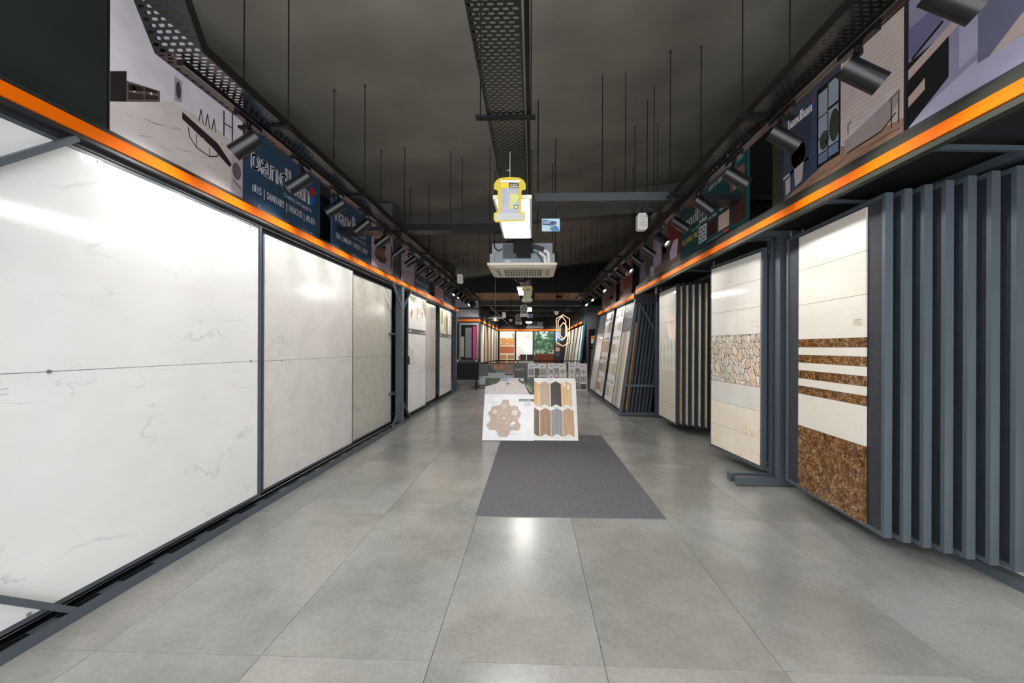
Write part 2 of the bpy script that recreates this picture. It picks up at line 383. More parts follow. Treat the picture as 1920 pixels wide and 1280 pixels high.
def header(t, w, z0, z1, big):
    p = P(-.002)
    if big:
        p.rect(.02, z0, w-.02, z1, 'f0efec').up().poly([(w*.62, z1), (w-.02, z1), (w-.02, z0+.25), (w*.85, z0+.42)], 'a09a80')
        p.poly([(.02, z1), (w*.4, z1), (w*.3, z1-.12), (.15, z1-.1)], '6a7a48').up()
        for i in range(9): p.poly([(.1+i*.06, z1-.02), (.14+i*.06, z1-.02), (.08+i*.07, z1-.2-.03*(i % 3))], ['55683a', '7d8c50'][i % 2])
        for a, b in ((.14, .33), (.2, .28), (.62, .22), (.8, .2), (.95, .28)): p.poly([(a, z1-b), (a+.09, z1-b), (a+.08, z1-b-.14), (a+.01, z1-b-.14)], 'd58a52')
        for i in range(4): p.line([(.55+i*.1, z1-.36), (.57+i*.1, z1-.5)], .012, '8a8478')
        for i in range(5): p.line([(w*.72, z1-.06-.06*i), (w-.04, z1-.04-.06*i)], .01, '4a5048')
    else:
        p.rect(.02, z0, w-.02, z1, 'e4e0d6').up().rect(.15, z1-.42, .4, z1-.05, '9fb04a').rect(.5, z1-.62, .78, z1-.18, 'cdb9a2').up()
        p.rect(.8, z1-.75, 1.02, z1-.2, '7a6a5e').ell(.9, z1-.16, .09, .08, 'd07848')
        for i, ch in enumerate('ALYCO'): p.text(w-.3, z1-.2-.15*i, .07, ch, '3c3c3c', bold=.004)
    p.up().rect(.02, z0-.1, w-.02, z0, '5a5c5e').up().rect(.06, z0-.065, .2, z0-.035, 'f0f0f0').rect(w-.5, z0-.075, w-.2, z0-.06, 'f0f0f0').rect(w-.12, z0-.08, w-.06, z0-.02, 'f0f0f0')
    p.build(t)
H4 = 2.42
def three(m): return lambda w, h: [(.022, .022, w-.022, .8, m), (.022, .8, w-.022, 1.6, m), (.022, 1.6, w-.022, h-.022, m)]
t = slide_panel(7.9, 9.25, -2.455, .1, 2.52, three(wm2), 'white veined tile panel topped by a terrace dining picture'); header(t, 1.35, 1.71, 2.39, True)
slide_panel(9.3, 10.42, -2.51, .1, 2.52, three(beige), 'plain glossy greige tile panel between the two white picture-topped panels')
t = slide_panel(10.72, 12.3, -2.48, .1, 2.52, three(wm2), 'white tile panel topped by picture with vertical lettering, farthest on left rack'); header(t, 1.58, 1.71, 2.39, False)
t = T('padlock_box', 'small dark control box clipped to the left rack post', 'box', (-2.375, 7.66, 1.17)); MB().box(-.03, .02, -.05, .05, -.07, .07).box(.0, .012, -.02, .02, .07, .1).build('casing', charcoal, t)

# ------------------------------------------------------------------ boards above the left rack
def board(name, label, cat, X, Ys, z0, h, rot, p=None, w=None, m=charcoal, fr=None, group=None, rx=0, Y=None, th=.02):
    t = T(name, label, cat, (X, Ys, z0), rot, group, rx)
    MB().box(0, w, 0, th, 0, h).build('panel', m, t)
    if p: p.build(t)
    return t
board('fascia_board', 'blank greenish black board at far left above the orange trim', 'board', -2.45, .3, 2.67, 1.25, L90, None, 1.94, mat('green_black_board', '232a2a', .4, 0, 2, .2))
# living-room picture
p = P()
p.rect(0, 0, 1.07, .93, 'ece5f0')
p.up().poly([(0, 0), (1.07, 0), (1.07, .36), (.85, .44), (.42, .42), (0, .17)], 'dfd4d0')
p.up().poly([(0, .17), (.095, .225), (.095, .41), (0, .345)], '2a2526').poly([(.095, .225), (.313, .357), (.313, .427), (.095, .353)], '6c5f59')
p.up().poly([(.105, .30), (.2, .355), (.2, .38), (.105, .343)], '2c2422').poly([(.21, .36), (.3, .405), (.3, .415), (.21, .388)], '2c2422').poly([(.105, .245), (.2, .3), (.2, .335), (.105, .29)], '3c302c').poly([(.21, .31), (.3, .36), (.3, .385), (.21, .345)], '3c302c')
p.ell(.14, .33, .012, .02, 'd8d0cc').ell(.25, .375, .01, .012, 'd8d0cc')
p.poly([(.42, .43), (.48, .45), (.48, .6), (.42, .6)], 'b5a9b6').up().ell(.45, .52, .02, .06, '4a434a')
p.poly([(.48, .39), (.80, .33), (.95, .23), (.92, .2), (.75, .27), (.48, .34)], '33262a').up()
p.line([(.53, .31), (.54, .25), (.6, .2), (.72, .19), (.8, .23), (.8, .28)], .008, '2c2427').line([(.6, .2), (.6, .3)], .006, '2c2427').line([(.72, .19), (.72, .26)], .006, '2c2427')
for a in (.62, .68, .74): p.line([(a, .4), (a+.02, .5), (a+.04, .4)], .008, '3a3036')
p.line([(.86, .42), (.86, .62)], .014, '3a3036').line([(.95, .4), (.95, .66)], .014, '3a3036').line([(.86, .52), (.95, .53)], .01, '3a3036')
p.poly([(.94, 0), (1.07, 0), (1.07, .4), (.94, .31)], 'c4b6bc').up().ell(1.0, .2, .05, .07, '6d626a').line([(.96, .12), (1.05, .07)], .01, '3a3036')
for i in range(14):
    a, c2 = random.uniform(.05, .9), random.uniform(.03, .3); p.line([(a, c2), (a+random.uniform(.05, .12), c2+random.uniform(.0, .04))], .003, 'a59894')
board('interior_picture', 'large pale lilac living room picture with dark table, above the marble slab', 'picture', -2.45, 2.255, 2.69, .93, L90, p, 1.07)

def bandhan(w, h):
    p = P(); p.rect(0, 0, w, h, '2f4a66').up()
    k = w/1.24
    p.text(.09*k, .31, .215, 'bandhan', 'e9e4ee', w=.92*k, bold=.008)
    p.rect(1.03*k, .43, 1.10*k, .51, 'd3141d').rect(1.03*k, .33, 1.10*k, .41, '1666c8')
    p.text(1.13*k, .47, .03, '®', 'cfd3dc')
    p.text(.56*k, .235, .04, 'Creating new Standards', 'd6d9e2', w=.5*k).line([(.86*k, .215), (.95*k, .215)], .006, 'd3141d')
    p.text(.095*k, .115, .066, 'TILES  |  SANITARY  |  FAUCETS  |  ALLIED', 'f2f2f5', w=1.03*k, bold=.002)
    return p
sb = mat('navy_board', '2f4a66', .4, 0, 2, .05)
def clipset(t, w):
    mb = MB()
    for a in (.15, .5, .85): mb.box(w*a-.012, w*a+.012, -.008, 0, 0, .014)
    mb.build('clip', steel, t)
for y0, w, lb in ((3.34, 1.23, 'first and largest navy bandhan sign, above the marble slab'), (4.85, 1.17, 'second navy bandhan sign, crossed by the perforated tray'), (8.3, 1.2, 'third navy bandhan sign from the front on the left'), (11.1, 1.15, 'farthest navy bandhan sign on the left, above the last white panel')):
    t = board('bandhan_sign', lb, 'sign', -2.45, y0, 2.69, .9, L90, bandhan(w, .9), w, sb, group='navy shop signs above the left rack'); clipset(t, w)
p = P(); p.rect(0, 0, .95, .9, 'c4b4c4').up().poly([(0, 0), (.95, 0), (.95, .35), (0, .28)], 'b7a4b2').up().ell(.38, .2, .26, .09, '5a4346').up().poly([(.1, .42), (.62, .4), (.5, .2), (.2, .2)], '8a6152').ell(.36, .42, .26, .07, 'a47c66').up().ell(.36, .42, .2, .045, '4a3634').poly([(.55, .55), (.8, .5), (.8, .8), (.55, .82)], '6a4a52').rect(.84, .1, .9, .5, '4a3840')
board('basin_picture', 'mauve picture of a wooden basin, right of the second bandhan sign', 'picture', -2.45, 6.05, 2.69, .9, L90, p, .95)
p = P(); p.rect(0, 0, .85, .9, 'cdbccf').up().poly([(0, 0), (.85, 0), (.85, .3), (0, .2)], 'c0a8bd').up().line([(.35, .55), (.8, .5), (.8, .8)], .05, '4a2c3c').line([(.05, .1), (.1, .4)], .03, '5a4450').rect(.45, .6, .75, .85, '8d6f80')
board('mauve_picture', 'mauve room picture left of the third bandhan sign', 'picture', -2.45, 7.45, 2.69, .9, L90, p, .82)
p = P(); p.rect(0, 0, .98, .9, 'c9a4ab').up().poly([(0, 0), (.98, 0), (.98, .3), (0, .35)], 'd3aab0').up().rect(.35, .45, .7, .85, '3c2028').rect(.45, .3, .6, .4, '5a2f38').up()
for i in range(20): a, c2 = random.random()*.9, random.random()*.35; p.ell(a, c2, .02, .012, 'b4828e', 8)
board('pink_picture', 'pink picture with dark frame, left of farthest bandhan sign', 'picture', -2.45, 10.05, 2.69, .9, L90, p, .98)
for y0, y1 in ((7.03, 7.42), (12.3, 12.86)):
    t = T('cladding_column', 'grey boxed column above the left rack post, %s' % ('beside the basin picture' if y0 < 8 else 'at the end of the rack'), 'column', (-2.47, y0, 2.67), L90); MB().box(0, y1-y0, 0, .3, 0, 1.3).build('casing', greywall, t)

# ------------------------------------------------------------------ right swing-frame rack
r = T('swing_frame_rack', 'slate grey rack of swinging tile frames on the right with orange fascia', 'display rack', (2.2, 4.4, 0))
MB().box(.72, .8, -3.6, 4.0, 0, .065).build('base_rail', slate, r)
MB().box(.80, 1.2, -3.6, 4.0, 0, .05).build('base_tray', slate_dark, r)
MB().box(.72, .78, -3.6, 4.0, 2.6, 2.66).build('top_rail', slate, r)
for y in (-.06, .1):
    MB().box(-.045, .75, y-.04, y+.03, .01, .09).build('foot', slate, r)
    MB().box(.38, .46, y-.045, y+.035, .06, 2.62).build('post', slate, r)
    MB().box(-.03, .75, y-.03, y+.03, 2.62, 2.68).build('arm', slate, r)
for z in (.12, .19, 2.5, 2.57):
    for x in (.395, .445): MB().cyl((x, -.112, z), (x, -.105, z), .008, 8).build('bolt', brass, r)
    MB().cyl((.372, .1, z), (.38, .1, z), .008, 8).build('bolt', brass, r)
MB().box(.36, .46, 3.98, 4.1, 0, 2.62).build('post', slate, r)
for y in (-1.0, -1.9, 2.0): MB().bar((.72, y, 2.64), (.01, y, 2.66), .03, .03).build('support_arm', slate, r)
MB().box(-.05, 1.22, -4.2, 4.08, 2.69, 2.71).build('canopy_panel', charcoal, r)
MB().box(-.05, -.0, -4.2, 4.08, 2.535, 2.69).build('fascia', olive, r)
MB().box(-.062, -.05, -4.2, 4.08, 2.57, 2.635).build('orange_trim', orange, r)['label'] = 'bright orange strip'
MB().box(.35, 1.2, 3.95, 4.1, 2.4, 2.69).build('end_box', charcoal, r)

def wing(label, p0, p1, specs, m=slate, group=None, prnt=None, back=boardb, mk=None, z=.122, h=2.42, lip=.03):
    p0 = Vector(p0); p1 = Vector(p1); w = (p1-p0).length; a = math.atan2(p1.y-p0.y, p1.x-p0.x)
    t = T('swing_display', label, 'display frame', (p0.x, p0.y, z), a, group)
    frame(t, w, h, lip, .05, m, edge=lip, back=back)
    hb = MB().cyl((.03, .025, h), (.03, .025, h+.07), .01, 8)
    hb.build('pivot_pin', steel, t)
    if specs: tiles(t, specs(w, h), y0=-.004)
    if prnt: prnt(t, w, h)
    return t

def brown_specs(w, h):
    x0, x1, xm = .215, 1.06, .63; z = lambda a: a-.122; o = []
    o += grid(x0, z(1.53), x1, z(2.5), 1, 3, creamm)
    zz = [1.53, 1.458, 1.386, 1.314, 1.241, 1.166, 1.095, 1.021]
    for i in range(7):
        a, b2 = z(zz[i+1]), z(zz[i])
        if i % 2 == 0: o += [(x0, a, xm, b2, brownm), (xm, a, x1, b2, brownm)]
        else: o += [(x0, a, x1, b2, creamm)]
    o += [(x0, z(.95), xm, z(1.02), brownm), (xm, z(.95), x1, z(1.02), brownm)] if False else []
    o += [(x0, z(.72), x1, z(1.021), creamm)]
    o += grid(x0, z(.14), xm, z(.72), 1, 2, brownm)+grid(xm, z(.14), x1, z(.72), 1, 2, brownm)
    return o
def sticker(t, w, h):
    P(-.006).rect(.93, 1.5, 1.03, 1.56, 'd9d0c2').up().line([(.94, 1.545), (1.02, 1.545)], .006, 'a08c78').line([(.94, 1.53), (1.0, 1.53)], .005, 'a08c78').line([(.94, 1.515), (1.02, 1.515)], .005, 'b8a898').build(t, 'sticker')
wing('swing frame with cream tiles, four brown marble stripes and brown base', (2.55, 4.14), (2.47, 2.91), brown_specs, prnt=sticker)
d = .0684
w1 = wing('empty dark-backed swing frame fanned out behind the brown striped one', (2.55+d, 4.14-d), (2.47+d, 2.91-d), None, group='fanned dark swing frames at right')
w1['label'] = 'empty dark-backed swing frame, first behind the brown striped one'
for i in range(2, 8): dup(w1, (2.55+d*i, 4.14-d*i, .122), label='empty dark-backed swing frame, %s behind the brown striped one' % ['second', 'third', 'fourth', 'fifth', 'sixth', 'seventh'][i-2])
wing('rearmost swing frame at the right edge with a white tile', (2.55+d*8, 4.14-d*8), (2.47+d*8, 2.91-d*8), lambda w, h: [(.3, 1.15, w-.06, 1.6, wm2)], group=None)
for i in range(4):
    t = T('stored_tile', 'cream tile standing on edge behind the swing frames, seen as a thin pale line', 'tile', (3.01+.024*i, 1.5, .055), L90, 'tiles stored on edge in the right rack')
    MB().box(0, 1.35, 0, .011, 0, .9).build('slab', creamm, t)

def leaf(p, x, z, a, L, cols, box, out='5f432b'):
    ca, sa = math.cos(a), math.sin(a); x0, x1, z0, z1 = box
    tr = lambda u, v: (min(x1, max(x0, x+u*ca-v*sa)), min(z1, max(z0, z+u*sa+v*ca)))
    n = 7; wdt = L*.3; sh = lambda q: wdt*math.sin(PI*q**.75)**.8
    p.poly([tr(L*i/n, sh(i/n)) for i in range(n+1)]+[tr(L*i/n, -sh(i/n)) for i in range(n-1, 0, -1)], out); y = p.y; p.y -= .0002
    p.poly([tr(L*.04+L*.92*i/n, .84*sh(i/n)) for i in range(n+1)]+[tr(L*.04+L*.92*i/n, -.84*sh(i/n)) for i in range(n-1, 0, -1)], random.choice(cols))
    p.y -= .0002; vc = random.choice([out]*10+['c83c4c', '2a78a8', 'e09030'])
    p.line([tr(0, 0), tr(L, 0)], L*.026, vc)
    for i in range(1, 6):
        for sg in (-1, 1): p.line([tr(L*i/7, 0), tr(L*i/7+L*.12, sg*.85*sh((i+.8)/7))], L*.02, vc)
    p.y = y
def leaf_print(t, w, h):
    x0, x1, z0, z1 = .035, w-.035, 1.022-.122, 1.603-.122
    p = P(-.005, .0); p.rect(x0, z0, x1, z1, 'ece4d6'); rnd = random.Random(11); k = 0
    for j in range(9):
        for i in range(14):
            px = x0-.03+i*.083+(j % 2)*.04; pz = z1-.02-.075*j
            p.y = -.0054-.0006*(k % 5)-.00003*j; k += 1
            leaf(p, px, pz, [PI*.5, PI*.25, PI*.75, PI*.35, PI*.62][(i*2+j) % 5]+rnd.uniform(-.12, .12), rnd.uniform(.13, .19), ['e9dfcf', 'efe8da', 'e2d5c0', 'f2ede4'], (x0, x1, z0, z1))
    p.build(t, 'leaf_print', printgloss)
    P(-.006).rect(w-.13, 1.54, w-.05, 1.6, 'e8e2d6').up().line([(w-.12, 1.58), (w-.06, 1.58)], .006, '9a8c7c').line([(w-.12, 1.56), (w-.06, 1.56)], .006, '9a8c7c').build(t, 'sticker')
def leaf_specs(w, h):
    x0, x1, xm = .032, w-.032, .6; z = lambda a: a-.122
    return grid(x0, z(1.605), xm, z(2.5), 1, 3, creamt)+grid(xm, z(1.605), x1, z(2.5), 1, 3, creamt)+[(x0, z(1.02), xm, z(1.605), creamt), (xm, z(1.02), x1, z(1.605), creamt), (x0, z(.755), x1, z(1.02), creamt)]+grid(x0, z(.16), xm, z(.755), 1, 2, onyx)+grid(xm, z(.16), x1, z(.755), 1, 2, onyx)
wing('swing frame with a colourful leaf pattern band between cream tiles', (2.41, 5.54), (2.5, 4.47), leaf_specs, prnt=leaf_print)

def flower_print(t, w, h):
    z0, z1 = .92, 1.48; p = P(-.006); p.rect(.035, z0, w-.035, z1, 'dfe2d4').up()
    for i in range(5):
        for j in range(2):
            x = .12+.19*i; zb = z0+.02+.27*j; b = random.uniform(-.02, .02)
            p.line([(x, zb), (x+.04+b, zb+.12), (x+b, zb+.24)], .01, '5b6a5a').line([(x+.03, zb+.1), (x-.04, zb+.18)], .008, '6a7a6a').line([(x+.03, zb+.09), (x+.08, zb+.17)], .008, '7a9aaa')
            p.poly([(x-.015+b, zb+.2), (x+.02+b, zb+.2), (x+.01+b, zb+.26)], ['d8823c', 'c86a58'][(i+j) % 2])
    p.build(t, 'flower_print')
def flower_specs(w, h): return grid(.03, 1.48, w-.03, 2.38, 2, 3, creamt)+grid(.03, .92, w-.03, 1.48, 2, 1, creamt)+grid(.03, .03, w-.03, .92, 2, 3, striated)
wing('swing frame with orange flower band above striated tiles, beside leaning rack', (2.46, 7.92), (2.46, 6.98), flower_specs, m=slate_dark, prnt=flower_print)
d2 = .0744
tonal = [mat('peach_tile', 'dcc0a4', .3), creamm, mat('ivory_tile', 'e6e2d2', .3), creamt, mat('sand_tile', 'd8c4a8', .3)]
for i in range(1, 6):
    m_ = tonal[i-1]
    wing('swing frame with shade-darkened edges, %s of the stack right of the flower frame' % ['first', 'second', 'third', 'fourth', 'fifth'][i-1], (2.46+d2*i, 7.92-d2*i), (2.46+d2*i, 6.98-d2*i),
         (lambda m_: lambda w, h: [(.03, 1.3, w-.02, 2.38, m_), (.03, .72, w-.02, 1.3, m_), (.03, .03, w-.02, .72, m_)])(m_), m=charcoal, group='stacked swing frames beyond the leaf frame')  # charcoal in place of slate puts the shade on these stiles into the colour

# ------------------------------------------------------------------ boards above the right rack
RX = 2.2
p = P(); w = 3.2   # grey room picture nearest, viewer's left is the far side
p.rect(0, 0, w, 1.1, '8f8ca6').up().poly([(0, 0), (w, 0), (w, .18), (.35, .16), (0, .05)], 'b0adc8').up()
p.poly([(0, .02), (.23, .17), (.23, .42), (0, .40)], '17191c').up().poly([(0, .14), (.1, .185), (.1, .25), (0, .2)], 'c0a49c').poly([(0, .3), (.32, .42), (.4, .5), (0, .36)], 'c0a8a2').poly([(0, .42), (.18, .5), (.3, .6), (0, .6)], '6c6a90').line([(.02, .41), (.2, .49)], .02, '22232a')
p.poly([(.37, .14), (w, .2), (w, 1.1), (.37, 1.1)], '6c6c86').up().poly([(.42, .14), (1.2, .17), (1.2, .34), (.55, .24)], 'c0aaa6').poly([(.28, .17), (.37, .2), (.37, 1.0), (.28, .8)], 'a3a2bc')
board('grey_room_picture', 'cropped violet grey room picture at the top right corner', 'picture', RX, 2.44, 2.72, 1.1, R90, p, w)
p = P(); w = 1.15  # bathroom picture with brick wall
p.rect(0, 0, w, .86, '3b4658').up()
p.poly([(0, 0), (w, 0), (w, .1), (.66, .165), (.4, .1), (0, .02)], 'a5836f').poly([(.66, .16), (w, .1), (w, .86), (.66, .86)], 'cdbdb8').up()
for i in range(21):
    z = .2+.031*i; p.line([(.67, z), (w-.005, z-.045+.05*i/26)], .0035, 'a89893')
for i in range(12): a = random.uniform(.0, 1.); p.line([(a, .02+.05*random.random()), (min(w-.02, a+.25), .04+.05*random.random())], .004, '6f5347')
p.poly([(.09, .18), (.33, .16), (.36, .62), (.09, .55)], '343c50').poly([(.36, .1), (.43, .1), (.43, .75), (.36, .75)], '3d4c6a').poly([(.0, .2), (.34, .24), (.34, .26), (0, .22)], 'c9c4cc').ell(.2, .33, .09, .1, '8d7c7c')
p.rect(.42, .12, .655, .72, '15181c').up()
for (a, c2, a1, c3) in ((.435, .5, .53, .68), (.54, .52, .64, .7), (.435, .34, .53, .49), (.54, .35, .64, .5), (.435, .22, .53, .33), (.54, .23, .64, .34)):
    p.rect(a, c2, a1, c3, '9aa6b4')
p.rect(.435, .14, .53, .21, '6f7f9c').rect(.54, .15, .64, .22, '6f7f9c').up().ell(.5, .3, .05, .07, '3c443c').ell(.6, .36, .05, .12, '38403a').rect(.515, .25, .525, .29, 'f0c890')
for i in range(12): p.line([(.37, .12+.05*i), (.42, .13+.05*i)], .004, '2a3450')
p.poly([(.7, .1), (1.02, .1), (1.12, .22), (1.1, .29), (.7, .19)], 'a39694').up().poly([(.7, .19), (1.1, .28), (1.1, .31), (.72, .22)], 'c8c2ca').line([(.72, .095), (1.0, .1), (1.1, .16)], .01, '2a2224').line([(.73, .22), (.73, .29), (.76, .3)], .008, '26262a')
p.line([(1.05, .26), (w-.02, .28)], .016, '8a705c').line([(1.07, .08), (1.07, .26)], .008, '4a3a34').line([(1.12, .09), (1.12, .27)], .008, '4a3a34')
p.poly([(.04, .05), (.1, .07), (.1, .2), (.03, .18)], 'b4a8ac').poly([(.16, .08), (.25, .1), (.27, .25), (.15, .23)], 'b9aeb2').line([(.2, .25), (.2, .29), (.24, .29)], .008, '2a2a30')
p.text(.07, .6, .085, 'bandhan', 'f0eef4', w=.29, bold=.004).rect(.37, .655, .39, .68, 'd3141d').rect(.37, .625, .39, .65, '1666c8')
board('bathroom_picture', 'bathroom picture with pale brick wall and white bathtub, bandhan lettering', 'picture', RX, 3.62, 2.72, .86, R90, p, w)
t = T('cladding_column', 'olive grey boxed column left of the bathroom picture', 'column', (RX, 3.78, 2.68), R90); MB().box(0, .15, 0, .3, 0, .9).build('casing', olive, t)
p = P(); w = 1.86   # teal price board
p.rect(0, 0, w, .92, '12474e').up().rect(0, 0, w, .045, '14222e').up()
p.text(.08, .43, .17, 'bandhan', 'eef2f2', w=.86, bold=.007).text(.38, .33, .035, 'Creating new Standards', 'b9c6c6', w=.3)
p.text(.06, .215, .075, 'TILES  |  SANITARY  |  WALL', 'c8b42e', w=.56, bold=.002)
p.text(.72, .78, .13, 'WALL TILES', 'f2f2f2', w=1.0, bold=.006).text(.95, .68, .055, '600 X 300 MM', 'e8ecec', w=.5)
p.rect(1.5, .72, 1.78, .78, '1c8c80').text(.66, .345, .03, 'GLOSSY SERIES', 'd8e2e2', w=.24).text(.94, .325, .03, 'MATT SERIES', 'd8e2e2', w=.22).text(1.24, .335, .03, 'MARBLE X SERIES', 'd8e2e2', w=.26)
p.rect(.645, .1, .885, .31, 'e4e8ea').rect(.66, .375, .885, .56, 'e4e8ea').rect(.935, .115, 1.16, .29, '3c1a16').rect(1.215, .105, 1.475, .285, 'cdb3a6').rect(1.525, .08, 1.82, .33, '4a2422').rect(1.5, .45, 1.8, .66, '8a5a50').up()
for gx in range(2):
    for gz in range(2):
        a = .66+gx*.11; c2 = .115+gz*.095; p.rect(a, c2, a+.095, c2+.08, '5d6a7a').up().ell(a+.03, c2+.045, .016, .02, 'e8e8e8', 8).ell(a+.065, c2+.035, .014, .022, 'e0e4e8', 8)
        p.rect(.675+gx*.105, .39+gz*.085, .765+gx*.105, .46+gz*.085, '4d5a6c')
for a, c2 in ((1.56, .56), (1.7, .52), (1.6, .48)): p.ell(a, c2, .03, .035, 'd9c8c0', 10).up().ell(a, c2, .012, .014, '6a3c34', 8)
p.rect(1.34, .05, 1.47, .075, 'd94a30').text(.9, .052, .016, 'www  enquiry  contact  showroom', 'd8d8d8', w=.42)
board('wall_tiles_board', 'teal bandhan wall tiles board with sample swatches, right side', 'sign', RX, 6.07, 2.72, .92, R90, p, w, mat('teal_board', '12474e', .4))
p = P(); w = 2.3
p.rect(0, 0, w, .95, '6c5e66').up().poly([(0, 0), (w, 0), (w, .12), (1.5, .18), (.6, .1), (0, .02)], '857368').poly([(1.75, .16), (w, .14), (w, .95), (1.75, .95)], '7c2b26').rect(.95, .15, 1.4, .72, 'a698b4').rect(0.5, .1, .92, .95, '5a5350').up()
for i in range(5): p.rect(.98+.085*i, .2, 1.04+.085*i, .5, 'c3b8d0')
p.rect(1.45, .2, 1.7, .62, '4c3b48').rect(1.48, .3, 1.67, .5, '9c93b0').rect(.05, .06, .42, .5, '585068').up().poly([(1.85, .12), (2.15, .12), (2.2, .38), (2.0, .4), (1.83, .26)], 'cfc6dc').poly([(.75, .04), (1.0, .04), (1.04, .2), (.75, .24)], 'bfb5d0').rect(.1, .1, .18, .4, 'a99fc0').rect(.28, .12, .36, .42, 'a99fc0')
for i in range(8): a = .3*i; p.line([(a, .02), (a+.25, .1)], .006, '5d4f46')
board('lobby_picture', 'lobby picture with white armchairs and red wall, beyond the teal board', 'picture', RX, 8.38, 2.72, .95, R90, p, w)
p = P(); w = 1.25; p.rect(0, 0, w, .95, '8e4a40').up().poly([(0, 0), (w, 0), (w, .3), (0, .2)], '9a6455').poly([(.1, .1), (.5, .3), (.5, .9), (.1, .7)], 'a07070').up().poly([(.6, .55), (1.1, .5), (1.0, .62), (.65, .66)], 'd8d0d0').rect(.7, .66, 1.0, .9, '9f92a8').up().ell(.8, .75, .05, .05, 'd0a040')
for i in range(6): p.line([(.05+.2*i, .02), (.2+.2*i, .5)], .012, '7c3a34')
board('red_room_picture', 'reddish brown room picture in the middle of the right wall', 'picture', RX+.05, 10.5, 2.62, 1.1, R90, p, w)
p = P(); w = 2.2; p.rect(0, 0, w, .95, '77595c').up().poly([(0, 0), (w, 0), (w, .3), (0, .2)], '94736c').poly([(.2, .2), (1., .9), (1.2, .9), (.5, .2)], 'a58c94').rect(1.3, .2, 1.9, .8, '4f3a40').up().line([(.2, .3), (1.9, .5)], .03, 'b9a4a8').line([(.2, .2), (1.9, .35)], .02, 'b9a4a8')
board('brown_room_picture', 'dull brown interior picture, farthest on the right fascia', 'picture', RX+.05, 13.2, 2.62, 1.1, R90, p, w)

# ------------------------------------------------------------------ right leaning rack
TH = .137
r = T('leaning_display_rack', 'dark slate rack of leaning tile boards on the right with open side', 'display rack', (1.84, 8.56, 0))
MB().box(0, .06, 0, 4.95, 0, .07).build('base_rail', slate, r)
MB().box(.06, .8, 0, .06, .02, .085).build('side_rail', slate, r)
MB().bar((.03, .03, .06), (.37, .03, 2.55), .07, .06, up=(0, 1, 0)).build('leaning_leg', slate, r)
MB().bar((.03, 4.9, .06), (.37, 4.9, 2.55), .07, .06, up=(0, 1, 0)).build('leaning_leg', slate, r)
MB().box(.74, .82, -.04, .06, 0, 2.6).build('rear_post', slate, r)
MB().bar((.4, 0, 2.38), (.76, 0, 1.75), .035, .05, up=(0, 1, 0)).build('brace', slate, r)
MB().box(.12, .76, -.01, .03, .62, .67).build('crossbar', slate, r)
MB().box(.32, .8, -.02, .1, 2.36, 2.58).build('end_box', charcoal, r)
MB().box(.30, .36, 0, 4.95, 2.47, 2.6).build('fascia', charcoal, r)
MB().box(.285, .30, -.02, 4.95, 2.49, 2.56).build('orange_trim', orange, r)['label'] = 'orange strip'
MB().box(.8, .83, .0, 4.95, 0, 2.5).build('rear_sheet', black, r)
t0 = None
for i in range(7):
    lb = 'plain dark board leaning inside the open rack side, first from the aisle'
    loc = (1.84+.17+.075*i, 8.62+.01*(i % 2), .09)
    if t0 is None:
        t0 = T('leaning_dark_board', lb, 'display panel', loc, R90, 'dark panels leaning in the open rack side', -TH+.02)
        MB().box(-1.2, 0, 0, .045, 0, 2.3).build('board', slate_dark, t0)
        MB().box(-.03, .006, -.004, 0, 0, 2.3).build('edge_lip', slate, t0)
    else: dup(t0, loc, t0.rotation_euler, 'plain dark board leaning inside the open rack side, %s from the aisle' % ['first', 'second', 'third', 'fourth', 'fifth', 'sixth', 'seventh'][i])
t = T('stored_tile', 'orange-brown tile edge peeping between the dark leaning panels', 'tile', (1.84+.155, 8.66, .09), R90, None, -TH+.02)
MB().box(-.6, 0, 0, .012, 0, 1.9).build('slab', mat('terracotta_edge', 'b8804c', .5), t)

def lean(Yfar, w, label, fn, name='leaning_display_board'):
    t = T(name, label, 'display board', (1.885, Yfar, .1), R90, None, -TH)
    frame(t, w, 2.42, .015, .03, charcoal, edge=.012); fn(t, w, 2.42); return t
def planks(t, w, h):
    k = [woodg, woodd, woodg, woodl]; x = .012
    for i, m in enumerate(k): tiles(t, [(x, .015, x+(w-.024)/4, 1.72, m)]); x += (w-.024)/4
    p = P(); p.rect(.012, 1.72, w-.012, h-.01, '45484a').up().line([(.1, 2.1), (.2, 2.1)], .02, 'c8c840').rect(.1, 2.2, .25, 2.215, 'd8d8d8').text(.35, 2.02, .05, 'WOOD SERIES', 'e0e0e0', w=.5)
    for i in range(4): p.line([(.15, 1.8+.04*i), (w-.15, 1.8+.04*i)], .006, '9a9c9c')
    for i in range(6): p.rect(w-.07, 1.9+.08*i, w-.04, 1.93+.08*i, 'e0e0e0')
    p.build(t)
def samples(seed, cols):
    def f(t, w, h):
        rnd = random.Random(seed); p = P(); p.rect(.012, .015, w-.012, h-.01, 'dfe3e8').up()
        for j in range(4):
            zb = .12+j*.55
            for i in range(2):
                x = .06+(w-.12)*i/2; ww = (w-.16)/2; c_ = rnd.choice(cols)
                p.rect(x, zb, x+ww, zb+.2+.12*rnd.random(), c_)
                p.rect(x, zb+.34, x+ww*.8, zb+.42, rnd.choice(cols))
            y = p.y; p.up()
            for q in range(5): a = rnd.uniform(.1, w-.2); p.line([(a, zb+.05), (a+.08*rnd.random(), zb+.18)], .02, rnd.choice(['8a8378', '5d5a58', 'b06a44', 'd0c8b8']))
            p.y = y
        p.up().rect(w-.3, h-.3, w-.18, h-.12, '2b2c30').build(t)
    return f
def greycap(t, w, h):
    tiles(t, [(.012, .95, w-.012, 1.78, wm2), (.012, .015, w-.012, .95, beige)]); p = P(); p.rect(.012, 1.78, w-.012, h-.01, '5b5f63').build(t)
lean(9.62, .9, 'leaning board of grey and ivory wood planks with dark header', planks)
